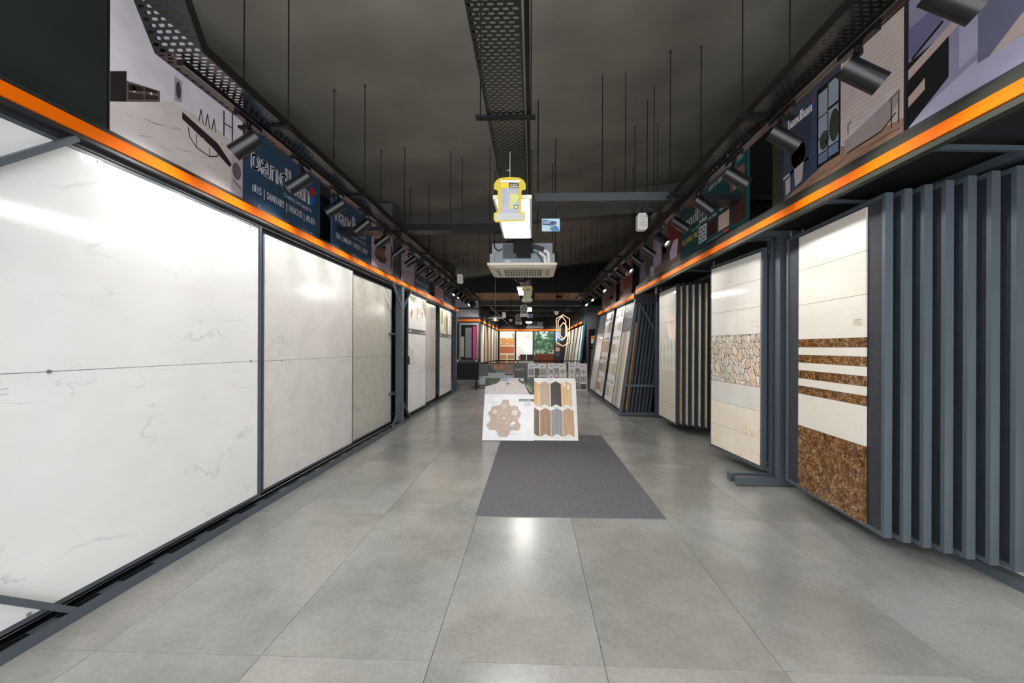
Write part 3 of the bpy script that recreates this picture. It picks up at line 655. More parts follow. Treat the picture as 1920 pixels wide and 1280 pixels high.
lean(10.62, .96, 'leaning white sample board right beside the wood plank board', samples(3, ['cfc9b8', 'b8b09c', 'd9d4c8', 'a8a294', 'c4bba6']))
lean(12.05, 1.1, 'leaning white sample board with orange and tan swatches', samples(5, ['c88a5c', 'b89a80', 'd0b090', '7e848c', 'a87a5c', 'bfb6a8']))
lean(13.35, 1.22, 'leaning white tile board with grey top, farthest on the right rack', greycap)

# ------------------------------------------------------------------ cable trays
def perf(w, L, far=99):
    mb = MB(); p_ = .026; n = int(L/p_); cw = w/5.5
    for r_ in range(n):
        y0, y1 = r_*p_, (r_+1)*p_; off = (r_ % 2)*.5*cw; x = -w/2
        if off: mb.add([(x, y0, 0), (x+off, y0, 0), (x+off, y1, 0), (x, y1, 0)], [(0, 3, 2, 1)]); x += off
        for c_ in range(5):
            a, b2 = x+cw*.16, x+cw*.84; e = (y1-y0)*.26; u0, u1 = y0+e, y1-e; k = e*.7
            mb.add([(x,y0,0),(x+cw,y0,0),(x+cw,y1,0),(x,y1,0),(a+k,u0,0),(b2-k,u0,0),(b2,(u0+u1)/2,0),(b2-k,u1,0),(a+k,u1,0),(a,(u0+u1)/2,0)],
                   [(4,5,1,0),(5,6,1),(6,2,1),(6,7,2),(7,8,3,2),(8,9,3),(9,0,3),(9,4,0)]); x += cw
        if x < w/2-1e-5: mb.add([(x, y0, 0), (w/2, y0, 0), (w/2, y1, 0), (x, y1, 0)], [(0, 3, 2, 1)])
    return mb, n*p_
def tray(label, loc, L, w=.25, rot=0, rods=(), hgt=.055, rodx=None, bars=True, ztop=None):
    t = T('cable_tray', label, 'cable tray', loc, rot)
    mb, L = perf(w, L); mb.build('perforated_bottom', traym, t)
    for sg in (-1, 1):
        MB().box(sg*w/2-.001, sg*w/2+.002, 0, L, 0, hgt).box(sg*w/2-(.012 if sg > 0 else -.002), sg*w/2+(.002 if sg < 0 else .002)+(.01 if sg < 0 else 0), 0, L, hgt-.002, hgt).build('side_wall', traym, t)
    rr = rodx or w/2+.03
    for y in rods:
        for sg in (-1, 1):
            zt = ztop if ztop else cz(loc[0]+sg*rr)-loc[2]-.002
            MB().cyl((sg*rr, y, -.03), (sg*rr, y, zt), .0045, 6).build('hanger_rod', black, t)
            MB().cyl((sg*rr, y, zt-.015), (sg*rr, y, zt), .012, 6).build('rod_anchor', charcoal, t)
        if bars:
            MB().box(-rr-.03, rr+.03, y-.02, y+.02, -.022, -.004).build('trapeze_bar', black, t)
    return t
zt = 3.0
tl = tray('perforated cable tray above the left row of spotlights', (-1.88, 2.08, zt), 11., .26, 0, [.7+1.29*i for i in range(9)], rodx=.16)
mb, L = perf(.26, 1.1)
b_ = T('cable_tray', 'steep end piece of tray rising to the ceiling at top left', 'cable tray', (-1.88, 2.08, zt), PI, None, .0); b_.rotation_euler = (math.radians(58), 0, PI)
mb.build('perforated_bottom', traym, b_)
for sg in (-1, 1): MB().box(sg*.13-.001, sg*.13+.002, 0, 1.1, 0, .055).build('side_wall', traym, b_)
tray('perforated cable tray above the right row of spotlights', (1.555, .3, zt), 13., .24, 0, [.9, 2.45, 3.87, 5.3, 6.65, 8., 9.3, 10.6, 11.9], rodx=.155)
tc = tray('central perforated cable tray running down the ceiling', (-.185, .3, zt), 14., .25, 0, [2.4, 5.6, 8.9, 12.], rodx=.17)
for x, y in ((.06, 4.72), (.06, 5.02)):
    MB().cyl((x+.185, y-.3, -.1), (x+.185, y-.3, cz(x)-zt-.002), .005, 6).build('hanger_rod', black, tc)
MB().box(.14, .165, 0, 14, .0, .02).build('conduit', black, tc)
tray('cross tray linking the central tray to the right wall', (-.06, 4.45, zt+.01), 2.62, .24, R90, [], bars=False)
x = T('grey_channel', 'dark blue-grey channel beam above the right cross tray', 'beam', (0, 4.31, zt)); MB().box(.02, 1.43, -.02, 0, .0, .085).build('web', slate_dark, x)
tray('short cross tray passing over the second navy sign', (-2.44, 5.08, 2.885), .62, .24, R90, [], bars=False)
tray('cross tray linking the central tray to the left wall', (-1.75, 5.47, zt+.01), 1.45, .24, R90, [], bars=False)
x = T('black_channel', 'black channel beam above the left cross tray', 'beam', (0, 5.33, zt)); MB().box(-1.75, -.3, 0, .02, .0, .08).build('web', black, x)
# extra loose rods
rods = [(1.41, 4.75, 3.05), (1.4, 5.0, 3.05), (-1.15, 5.6, 3.05), (-1.02, 5.8, 3.05), (1.0, 4.4, 3.09), (.75, 4.4, 3.09), (-.85, 10.5, 3.1), (1.1, 9.2, 3.1), (.95, 10.2, 3.1), (.8, 11., 3.2), (-1.3, 9.6, 3.2), (-1.1, 10.8, 3.1), (1.25, 11.8, 3.1), (-1.2, 12.2, 3.2), (.6, 12.4, 3.1)]
tr0 = None
for x, y, z in rods:
    t = T('threaded_rod', 'bare black threaded rod hanging from the ceiling between the trays', 'rod', (x, y, z), 0, 'loose threaded rods hanging from the ceiling')
    MB().cyl((0, 0, 0), (0, 0, cz(x)-z-.002), .0045, 6).build('rod', black, t)

# ------------------------------------------------------------------ spotlight tracks and heads
for x, y0, y1, lb in ((-1.89, 2.1, 13.2, 'left'), (1.585, .3, 13.4, 'right')):
    t = T('light_track', 'thin black lighting track under the %s cable tray' % lb, 'light track', (x, y0, zt-.03))
    MB().box(-.018, .018, 0, y1-y0, -.02, .012).build('rail', blackgloss, t)
    MB().box(-.02, -.0185, 0, y1-y0, -.022, -.018).box(.0185, .02, 0, y1-y0, -.022, -.018).build('rail_edge', steel, t)
    for i in range(6): MB().box(-.004, .004, .3+2.1*i, .31+2.1*i, .012, .05).build('clip', black, t)

def spot(side, x, y, yaw=0., lit=False, label='', tilt=33):
    t = T('track_spotlight', label, 'spotlight', (x, y, zt-.05), 0, 'black spotlights on the %s track' % side)
    sg = -1 if side == 'left' else 1
    MB().box(-.018, .018, -.11, .11, -.028, 0).build('adapter', blackgloss, t)
    MB().cyl((0, 0, -.028), (0, 0, -.06), .016, 10).cyl((0, 0, -.06), (0, 0, -.11), .008, 8).box(-.01, .01, -.02, .02, -.075, -.04).build('neck', blackgloss, t)
    a = math.radians(tilt); dv = Vector((sg*math.cos(a)*math.cos(yaw), -math.cos(a)*math.sin(yaw)*1., -math.sin(a)))
    c0 = Vector((0, 0, -.155))-dv*.07; c1 = c0+dv*.19
    mb = MB().cyl(c0, c1, .052, 24, cap=True, cap2=False).cyl(c1, c1-dv*.03, .047, 24, r2=.035, cap=False, cap2=False)
    # rim ring
    aa = dv.orthogonal().normalized(); bb = dv.cross(aa); n = 24
    ro = [c1+(aa*math.cos(2*PI*i/n)+bb*math.sin(2*PI*i/n))*.052 for i in range(n)]; ri = [c1+(aa*math.cos(2*PI*i/n)+bb*math.sin(2*PI*i/n))*.047 for i in range(n)]
    mb.add(ro+ri, [(i, (i+1) % n, n+(i+1) % n, n+i) for i in range(n)])
    mb.build('body', blackgloss, t)
    MB().cyl(c1-dv*.03, c1-dv*.029, .036, 16).build('lens', lens_on if lit else lens, t)
    ld = bpy.data.lights.new('beam', 'SPOT'); ld.energy = SPOT_W; ld.spot_size = math.radians(95); ld.spot_blend = 1.; ld.shadow_soft_size = .035; ld.color = (1, .975, .93)
    lo = bpy.data.objects.new('beam', ld); COL.objects.link(lo); lo.parent = t; lo.location = c1+dv*.012
    lo.rotation_euler = dv.to_track_quat('-Z', 'Y').to_euler()
    return t
ordn = ['first', 'second', 'third', 'fourth', 'fifth', 'sixth', 'seventh', 'eighth', 'ninth', 'tenth', 'eleventh', 'twelfth', 'thirteenth', 'fourteenth', 'fifteenth', 'sixteenth', 'seventeenth', 'eighteenth', 'nineteenth', 'twentieth']
for k in range(18):
    y = 2.62+.61*k
    spot('left', -1.89, y, yaw=.3 if k not in (12, 13, 16) else .8, lit=k in (12, 16), label='black cylinder spotlight, %s from the front on the left track' % ordn[k], tilt=40+random.uniform(-3, 3))
for k in range(20):
    y = 1.42+.605*k if k else 1.6
    yw = {4: .1, 5: .4, 6: .75, 9: .75, 13: .9, 16: .9, 18: .9}.get(k, .28)
    spot('right', 1.585, y, yaw=yw, lit=k in (6, 9, 13, 16, 18), label='black cylinder spotlight, %s from the front on the right track' % ordn[k], tilt=40+random.uniform(-3, 3))

# ------------------------------------------------------------------ ceiling light panels, air conditioner
for y, lb in ((-1.3, 'behind the viewer'), (3.33, 'nearest, behind the yellow hanging sign'), (8.35, 'second, beyond the air conditioner'), (12.7, 'third, small and far above the aisle'), (19.6, 'fourth, far down the aisle'), (24.6, 'fifth and farthest above the aisle')):
    t = T('ceiling_light', 'white rectangular LED ceiling panel, %s' % lb, 'ceiling light', (-.01, y, 2.68), PI if False else 0, 'LED panels down the aisle')
    w, L = .32, 1.22; ox = -w
    MB().box(ox, 0, 0, L, 0, .025).build('housing', white, t)
    MB().box(ox, ox+.02, 0, L, -.006, 0).box(-.02, 0, 0, L, -.006, 0).box(ox+.02, -.02, 0, .02, -.006, 0).box(ox+.02, -.02, L-.02, L, -.006, 0).build('frame', white, t)
    MB().box(ox+.02, -.02, .02, L-.02, -.004, -.001).build('diffuser', ledm, t)
    wr = MB()
    for a in (ox+.02, -.02):
        for b2 in (.1, L-.1): wr.cyl((a, b2, .025), (a, b2, .32 if y < 15 else .9), .003, 5)
    wr.build('suspension_wires', black, t)

def aircon(loc, label, detail=True):
    t = T('air_conditioner', label, 'air conditioner', loc)
    w = .96
    mb = MB().prism([(-w/2, 0), (w/2, 0), (w/2, .03), (-w/2, .03)], -w/2, w/2)
    mb.add([(-w/2+.08, -w/2+.08, -.025), (w/2-.08, -w/2+.08, -.025), (w/2-.08, w/2-.08, -.025), (-w/2+.08, w/2-.08, -.025), (-w/2, -w/2, 0), (w/2, -w/2, 0), (w/2, w/2, 0), (-w/2, w/2, 0)], [(0,3,2,1),(4,0,1,5),(5,1,2,6),(6,2,3,7),(7,3,0,4)])
    mb.build('cover', cream, t)
    MB().box(-.28, .28, -.26, .26, -.027, -.0255).build('intake', black, t)
    bars = MB()
    for i in range(15): bars.box(-.28+.04*i, -.265+.04*i, -.26, .26, -.0285, -.027)
    for j in range(5): bars.box(-.28, .28, -.26+.125*j, -.235+.125*j, -.0285, -.027)
    bars.build('grille', cream, t)
    for sg in (-1, 1):
        MB().box(-.24, .24, sg*.36-.022, sg*.36+.022, -.0275, -.0255).build('air_slot', mat('slot_shadow', '6e665a', .6) if sg < 0 else bpy.data.materials['slot_shadow'], t)
        MB().box(sg*.36-.022, sg*.36+.022, -.24, .24, -.0275, -.0255).build('air_slot', bpy.data.materials['slot_shadow'], t)
        MB().bar((sg*.36-.005, -.24, -.029), (sg*.36-.005, .24, -.029), .018, .002).build('louvre', cream, t)
        MB().bar((-.24, sg*.36-.005, -.029), (.24, sg*.36-.005, -.029), .018, .002).build('louvre', cream, t)
    MB().box(-.42, .42, -.42, .42, .03, .31).build('body', acgrey, t)
    MB().box(-.27, .12, -.435, -.42, .1, .3).build('side_plate', mat('dark_grey_plate', '4a4f55', .5) if detail else bpy.data.materials['dark_grey_plate'], t)
    if detail:
        P(-.436).rect(-.24, .045, -.16, .07, 'c8ccd0').build(t, 'rating_label')
        MB().box(-.12, .15, -.47, -.435, .17, .34).box(-.08, .12, -.47, -.435, .1, .17).build('terminal_box', black, t)
        MB().bar((.13, -.46, .27), (.3, -.46, .21), .05, .05).build('pipe_lagging', blackgloss, t)
        MB().tube([(.3, -.47, .2), (.36, -.47, .17), (.37, -.47, .03)], .026, 10).tube([(.24, -.47, .17), (.31, -.47, .12), (.32, -.47, .03)], .022, 10).build('white_pipe', white, t)
        MB().tube([(.12, -.47, .19), (.2, -.48, .16), (.25, -.48, .1), (.28, -.48, .03)], .006, 6).build('cable', black, t)
        MB().tube([(-.4, -.44, .33), (-.38, -.45, .24), (-.33, -.44, .2), (-.28, -.43, .23)], .008, 6).build('cable', black, t)
        for sx in (-1, 1):
            MB().box(sx*.42-.03, sx*.42+.03, -.44, -.42, .04, .16).build('bracket', acgrey, t)
    for sx in (-.46, .46):
        for sy in (-.38, .38):
            zc = (cz(loc[0]+sx) if loc[1] < 15 else 3.6)-loc[2]; MB().cyl((sx, sy, .1), (sx, sy, zc), .005, 6).build('hanger_rod', black, t)
    return t
aircon((-.145, 6.03, 2.58), 'cream four-way ceiling cassette air conditioner hanging over the aisle')
aircon((.15, 22.3, 2.5), 'far small cassette air conditioner near the rear wall', False)
t = T('dome_pendant', 'dark shallow dome lamp hanging just beyond the air conditioner', 'lamp', (-.2, 7.3, 2.6))
MB().lathe([(.0, 0), (.06, .005), (.11, .03), (.15, .09), (.14, .09), (.0, .1)], 24).build('shade', blackgloss, t); MB().cyl((0, 0, .1), (0, 0, .42), .01, 8).build('stem', black, t)

# ------------------------------------------------------------------ hanging signs
def yellow_sign(loc, k, label):
    t = T('hanging_sign', label, 'sign', loc, 0, 'yellow hanging signs over the aisle')
    w, h = .253*k, .358*k; q = lambda pts: [(a*w, b*h) for a, b in pts]
    out = [(.0, .06), (.06, .0), (.94, .02), (1., .06), (1., .2), (.87, .24), (.87, .7), (1., .72), (1., .84), (.93, .93), (.8, .985), (.5, 1.), (.2, .985), (.07, .93), (.0, .84), (.0, .74), (.12, .7), (.12, .24), (.0, .2)]
    MB().prism(q(out), 0, .006).build('panel', mat('yellow_foam_board', 'c8b020', .4, 0, 4, .03), t)
    p = P(-.001)
    p.poly(q([(.07, .04), (.93, .045), (.95, .17), (.78, .2), (.2, .2), (.07, .17)]), 'b4b8b6').poly(q([(.22, .2), (.78, .2), (.76, .9), (.24, .9)]), 'a6a7b4').up()
    p.poly(q([(.2, .885), (.8, .885), (.84, .93), (.18, .93)]), 'e0e2e4').poly(q([(.22, .76), (.48, .76), (.48, .87), (.22, .87)]), 'e0c81c').poly(q([(.47, .76), (.78, .75), (.78, .86), (.47, .875)]), '3c3430').up()
    p.text(.5*w, .81*h, .035*h, 'VURA', 'f0f0f0', w=.24*w).line(q([(.5, .785), (.76, .78)]), .006*k, 'd8c8b0')
    for i, rr in enumerate((.08, .14, .2, .26)):
        pts = [(.5*w+rr*w*1.1*math.cos(a), .62*h+.02*h-rr*h*.95*math.sin(a)+.02*h) for a in [PI*.08+PI*.42*j/6 for j in range(7)]]; p.line(pts, .012*k, 'dcd84a')
    p.poly(q([(.49, .3), (.6, .3), (.6, .37), (.49, .37)]), 'c8d028').poly(q([(.63, .3), (.77, .3), (.77, .37), (.63, .37)]), '4a443c').up().rect(.65*w, .315*h, .75*w, .355*h, 'd8d0c0')
    for zz in (.42, .45, .48, .52, .55, .66, .69): p.line(q([(.3, zz), (.33, zz)]), .008*k, '8a8a90')
    p.poly(q([(.28, .28), (.37, .28), (.37, .33), (.28, .33)]), 'b0b2ba').line(q([(.12, .1), (.88, .13)]), .004*k, 'a8b4b4')
    p.build(t)
    MB().cyl((.5*w, .003, h*.985), (.5*w, .003, 3.0-loc[2]), .0018, 5).cyl((.4*w, .003, h+.05), (.52*w, .003, h+.06), .0018, 5).build('string', white, t)
    return t
yellow_sign((-.31, 3.2, 2.44), 1.0, 'nearest yellow and grey bottle-shaped sign hanging on a string')
yellow_sign((-.21, 7.9, 2.33), .84, 'smaller yellow hanging sign beyond the air conditioner')
def dark_sign(loc, w, h, label, yel):
    t = T('hanging_sign', label, 'sign', loc, 0, 'small dark bottle-shaped hanging signs')
    sh = [(.1, 0), (.9, 0), (1, .1), (1, .3), (.88, .45), (.97, .6), (.97, .8), (.75, 1.), (.25, 1.), (.03, .8), (.03, .6), (.12, .45), (0, .3), (0, .1)]
    MB().prism([(a*w, b*h) for a, b in sh], 0, .006).build('panel', white, t)
    p = P(-.001); p.poly([(w/2+(a-.5)*w*.84, h/2+(b-.5)*h*.9) for a, b in sh], '3a3a3e').up().rect(.25*w, .48*h, .75*w, .6*h, '9aa23c').rect(.15*w, .08*h, .85*w, .28*h, 'c8c4bc').text(.2*w, .72*h, .08*h, 'VURA', 'e0e0e0', w=.6*w)
    if yel: p.ell(.55*w, .72*h, .12*w, .07*h, 'e8d020', 10)
    p.build(t); MB().cyl((.5*w, .003, h), (.5*w, .003, (3. if loc[1] < 14 else 3.6)-loc[2]), .003, 5).build('string', charcoal, t)
dark_sign((-.37, 12.1, 2.35), .24, .36, 'black and white bottle-shaped hanging sign with olive band', False)
dark_sign((-.76, 18., 2.45), .26, .46, 'small dark hanging sign with yellow dot, left of the olive banded one', True)
def person_card(loc, k, label):
    t = T('hanging_card', label, 'card', loc, 0, 'pale blue cards hanging over the aisle')
    w, h = .195*k, .137*k; MB().box(0, w, 0, .004, 0, h).build('panel', white, t)
    p = P(-.001); p.rect(0, 0, w, h, 'b4dcea').up().poly([(.04*w, .52*h), (.66*w, .45*h), (.68*w, .8*h), (.04*w, .9*h)], '25408c').up()
    for i in range(3): p.line([(.08*w, (.8-.09*i)*h), ((.55-.05*i)*w, (.79-.09*i)*h)], .005*k, 'd8e0f0')
    p.poly([(.45*w, .1*h), (.6*w, .38*h), (.72*w, .44*h), (.88*w, .38*h), (.98*w, .02*h), (.62*w, .02*h)], '2f78c0').ell(.74*w, .6*h, .075*w, .15*h, 'b07c5c').poly([(.44*w, .12*h), (.5*w, .1*h), (.56*w, .5*h), (.5*w, .56*h)], 'b07c5c').up().ell(.745*w, .69*h, .08*w, .08*h, '2a211c', 10).rect(.08*w, .1*h, .2*w, .3*h, 'd4e8f0')
    p.build(t); MB().cyl((.5*w, .002, h), (.5*w, .002, (3.0 if loc[1] < 14 else 3.6)-loc[2]), .0015, 5).build('string', charcoal, t)
person_card((.1, 4.42, 2.715), 1, 'pale blue card showing a person in a blue shirt, right of light panel')
person_card((-.2, 16., 2.6), 1.1, 'tiny far blue card beside the dark hanging signs')

def speaker(loc, label):
    t = T('wall_speaker', label, 'speaker', loc, 0, 'white box speakers')
    MB().prism([(-.06, -.08), (-.045, -.1), (.045, -.1), (.06, -.08), (.06, .07), (.04, .1), (-.045, .1), (-.06, .08)], -.05, .05).build('cabinet', white, t)
    g = MB()
    for i in range(9): g.box(-.045, .045, -.053, -.05, -.08+.018*i, -.072+.018*i)
    g.build('grille', mat('speaker_mesh', 'c4c4c0', .5), t); MB().cyl((0, 0, .1), (0, 0, .2), .01, 6).build('bracket', black, t)
speaker((1.35, 5.05, 3.0), 'white box speaker beside the right spotlight track')
speaker((-1.6, 8.9, 2.95), 'white box speaker beside the left spotlight track')
speaker((-1.0, 14.2, 2.57), 'white box hanging beyond the pendant lamp')
speaker((-.6, 20., 2.66), 'tiny white box far down the aisle')
def dome(loc, label, zc):
    t = T('dome_camera', label, 'camera', loc, 0, 'white dome cameras')
    MB().lathe([(0, -.06), (.03, -.055), (.055, -.03), (.06, 0), (.07, .0), (.075, .05), (.0, .05)], 16).build('housing', white, t); MB().cyl((0, 0, .05), (0, 0, zc-loc[2]-.02), .012, 6).build('drop_pole', black, t)
dome((.744, 12.5, 2.5), 'white dome camera above the neon hexagon pendant', cz(.74)); dome((-.85, 16., 2.5), 'tiny white dome camera left of centre at the back', 3.6)

# pendant lamps
t = T('disc_pendant', 'white two-tier disc pendant lamp at the left of the aisle end', 'pendant lamp', (-1.11, 12., 2.27))
MB().lathe([(.03, .09), (.1, .085), (.24, .03), (.245, .02), (.2, .03), (.05, .05)], 28).build('upper_shade', white, t)
MB().lathe([(.03, .0), (.08, -.01), (.125, -.045), (.12, -.05), (.05, -.03)], 28).build('lower_shade', white, t)
MB().cyl((0, 0, -.05), (0, 0, .06), .03, 12).build('glow_core', bulb, t); MB().cyl((0, 0, .09), (0, 0, 4.18-2.27), .003, 5).build('cord', white, t)
t = T('hexagon_pendant', 'glowing orange nested hexagon pendant at the right of the aisle', 'pendant lamp', (.905, 12., 1.45))
def hexring(cx, cz_, w, h, s, nm, r_, y, ang):
    pts = [(0, h/2), (w/2, h/2-s), (w/2, -h/2+s), (0, -h/2), (-w/2, -h/2+s), (-w/2, h/2-s)]
    ca, sa = math.cos(ang), math.sin(ang); q = [(cx+a*ca, y+a*sa, cz_+b) for a, b in pts]; mb = MB()
    for i in range(6): mb.cyl(q[i], q[(i+1) % 6], r_, 6)
    mb.build('neon_ring', neon, t)
hexring(0, .49, .4, .93, .12, '', .005, 0, .1); hexring(-.03, .55, .24, .72, .14, '', .007, -.02, .3); hexring(.02, .48, .2, .5, .12, '', .007, .03, -.2)
MB().cyl((0, 0, .95), (0, 0, cz(.9)-1.45), .003, 5).build('cord', black, t)

# ------------------------------------------------------------------ carpet and leaning boards in the aisle
t = T('carpet_runner', 'charcoal grey carpet runner lying on the aisle floor', 'carpet', (-.48, 3.44, 0))
cm = mat('charcoal_carpet', '6b6a6f', .95, 0, 90, .3, .6, .1)
MB().box(0, 1.615, 0, 3.2, 0, .008).build('pile', cm, t)
t = T('door_mat', 'dark brown mat on the floor near the far railing', 'mat', (-2.15, 13.9, 0)); MB().box(0, 1.1, 0, 1.9, 0, .01).build('pile', mat('brown_mat', '4a4038', .95, 0, 60, .3), t)

def lean_board(name, label, x, y, w, h, z, th, fn, z0=.009, thick=.012, m=white):
    t = T(name, label, 'sample board', (x, y, z0), 0, None, -th); MB().box(0, w, 0, thick, 0, h).build('panel', m, t); fn(t, w, h); return t
def hexboard(t, w, h):
    p = P(); X = lambda a: (a-40)/960*w; Z = lambda b: (1250-b)/1162*h
    p.rect(0, 0, w, h, 'e6e8ec').up()
    q = lambda pts: [(X(a), Z(b)) for a, b in pts]
    p.poly(q([(40, 410), (1000, 410), (1000, 88), (40, 88)]), 'c2bab8').up()
    p.poly(q([(40, 88), (340, 88), (330, 150), (260, 200), (60, 260), (40, 260)]), '3c4a36').poly(q([(40, 190), (200, 170), (210, 215), (60, 280), (40, 280)]), 'cfc9c4').poly(q([(330, 88), (480, 88), (500, 150), (380, 160), (340, 130)]), '8f93a0').poly(q([(490, 88), (640, 88), (600, 120), (500, 130)]), 'a9a7ac')
    p.poly(q([(690, 100), (860, 88), (830, 170), (780, 215), (690, 150)]), '55453c').poly(q([(800, 88), (1000, 88), (1000, 410), (910, 410), (820, 240)]), '2a3038').up()
    p.poly(q([(430, 200), (600, 150), (640, 215), (455, 265)]), 'e0a070').poly(q([(850, 200), (900, 180), (985, 290), (920, 340), (850, 240)]), '3f6a38').poly(q([(835, 230), (850, 225), (960, 330), (925, 355)]), 'c8b890').poly(q([(720, 110), (790, 95), (800, 150), (740, 140)]), 'b0b4bc').up()
    p.poly(q([(445, 200), (590, 160), (620, 210), (465, 250)]), 'd8cfc8').up().ell(X(480), Z(205), .017, .019, '1c1c1e', 12).text(X(505), Z(215), .028, 'ISLA', '2a2a2c', w=.06)
    for a, b in ((270, 265), (400, 250), (480, 330), (285, 345), (560, 265), (750, 320), (660, 280), (570, 380), (140, 370)): p.ell(X(a), Z(b), .012, .01, 'd9d4d0', 6)
    p.text(X(125), Z(452), .012, 'VITRIA', '55565a', w=.075).text(X(225), Z(450), .009, 'porcelain tile', 'c0a8a4', w=.09).text(X(750), Z(450), .009, '600 x 600 mm', '9a9a9e', w=.09)
    p.rect(X(712), Z(542), X(1000), Z(497), '3a3f42').up().text(X(745), Z(530), .018, 'KENIA  SERIES', 'eef0f0', w=.165, bold=.0008)
    p.text(X(125), Z(578), .011, 'KENIA FLORAL DECOR', '55565a', w=.17).text(X(570), Z(1142), .011, 'KENIA FLORAL', '6a6b70', w=.115).line(q([(100, 1196), (280, 1196)]), .003, 'aaaaae')
    for i in range(3): p.line(q([(800, 580+20*i), (940, 580+20*i)]), .006, '8a8c92')
    for a, b in ((800, 960), (780, 1180), (950, 1050)): p.line(q([(a, b), (a+40, b-60), (a+20, b-90)]), .003, 'c8cad0')
    p.y -= .004
    # seven joined rounded hexagons
    cx, cz_ = X(435), Z(860); R = .5*(X(435+205)-X(435-205))*.86; cc = 'b5a394'
    outl = []
    P6 = [(395, 515), (510, 515), (520, 590), (550, 640), (620, 618), (690, 640), (715, 705), (755, 750), (740, 820), (700, 870), (700, 920), (748, 965), (740, 1040), (690, 1083), (620, 1070), (555, 1085), (540, 1150), (495, 1195), (360, 1190), (325, 1150), (300, 1080), (240, 1070), (170, 1070), (125, 1020), (110, 975), (165, 920), (178, 860), (150, 820), (120, 760), (175, 710), (190, 640), (300, 620), (350, 620), (380, 570)]
    c0 = ((435), (860))
    for i in range(len(P6)): p.poly(q([c0, P6[i], P6[(i+1) % len(P6)]][::-1]), cc)
    p.up()
    dec = 'ece2d6'
    def star(a, b, R_, n, thin, col=dec):
        x, z = X(a), Z(b)
        for i in range(n):
            an = 2*PI*i/n+.3; p.poly([(x+R_*math.cos(an), z+R_*math.sin(an)), (x+R_*.45*math.cos(an+thin), z+R_*.45*math.sin(an+thin)), (x+R_*.12*math.cos(an), z+R_*.12*math.sin(an)), (x+R_*.45*math.cos(an-thin), z+R_*.45*math.sin(an-thin))], col)
    star(435, 637, .04, 6, .35); star(255, 742, .048, 10, .3); star(635, 750, .062, 8, .4); star(430, 857, .025, 8, .4)
    n = 12; p.line([(X(435)+.052*math.cos(2*PI*i/n), Z(637)+.052*math.sin(2*PI*i/n)) for i in range(n+1)], .004, dec)
    for a, b in ((400, 765), (465, 765), (335, 865), (527, 868), (370, 935), (490, 938)): star(a, b, .016, 3, .6)
    ln = 'cdbfb2'
    for s_ in ([(350, 760), (300, 880), (380, 940)], [(345, 750), (300, 830)], [(560, 860), (690, 830)], [(440, 750), (540, 850)], [(130, 760), (170, 830)], [(200, 650), (290, 630)]): p.line(q(s_), .004, ln)
    p.poly(q([(550, 960), (620, 912), (652, 945), (585, 1005)]), 'f0f0f0').up().text(X(572), Z(975), .016, 'matt', '3a4048', w=.045)
    p.build(t)
lean_board('sample_board', 'white sample board with beige hexagon tile cluster on the aisle carpet', -.768, 6.2, .8, 1.03, 0, .45, hexboard, m=white)
def chevboard(t, w, h):
    o = w-.68; X = lambda a: o+(a-60)/805*.68; Z = lambda b: (1250-b)/1150*h
    rows = [(165, 640, ['d0a870', 'b49f88', '3d3a3a', 'd2b083']), (675, 1175, ['5d4334', '93714e', '88898c', 'b29376'])]
    xs = [(-30, 155), (165, 355), (375, 575), (578, 775)]; xs2 = [(-30, 155), (170, 370), (380, 585), (595, 800)]
    for (za, zb, cols), xx in zip(rows, (xs, xs2)):
        for (a, b), c_ in zip(xx, cols):
            m = bpy.data.materials.get('plank_'+c_) or stripes('plank_'+c_, c_, tuple(min(1, (int(c_[i:i+2], 16)/255)*1.08) for i in (0, 2, 4)), 5., .4, 'X', 5.)
            mid = (a+b)/2; off = 50
            for u0, u1, t0_, t1_ in ((a, mid-1, off, 0), (mid+1, b, 0, off)):
                MB().prism([(X(u0), Z(zb+t0_-35)), (X(u1), Z(zb+t1_-35)), (X(u1), Z(za+t1_)), (X(u0), Z(za+t0_))], -.006, 0).build('plank_tile', m, t)
    p = P(); p.text(X(300), Z(145), .014, 'WOOD ART', '6a6a6e', w=.1)
    for a in (20, 230, 440, 640):
        for zz in (665, 1198): p.line([(X(a-50), Z(zz)), (X(a+80), Z(zz))], .003, '77787c')
    p.y = -.0075; p.rect(X(630), Z(272), X(660), Z(190), 'f2f2f2').rect(X(700), Z(315), X(735), Z(235), 'f2f2f2').build(t)
mb_w, mb_h = .80, 1.03
t = T('sample_board', 'white sample board of chevron wood-look planks, right of hexagon board', 'sample board', (-.085, 6.24, .009), 0, None, -.45)
MB().prism([(0, 0), (mb_w, 0), (mb_w, mb_h-.04), (mb_w-.012, mb_h-.012), (mb_w-.04, mb_h), (0, mb_h)], 0, .012).build('panel', white, t); chevboard(t, mb_w, mb_h)
t = T('board_stand', 'black wire stand hidden behind the two leaning sample boards', 'stand', (0, 6.2, 0))
for x in (-.55, .05, .5): MB().bar((x, .5, .009), (x, .43, .8), .02, .02).bar((x, .43, .78), (x, .9, .009), .02, .02).build('leg', black, t)
MB().box(-.6, .55, .42, .45, .7, .73).build('crossbar', black, t)

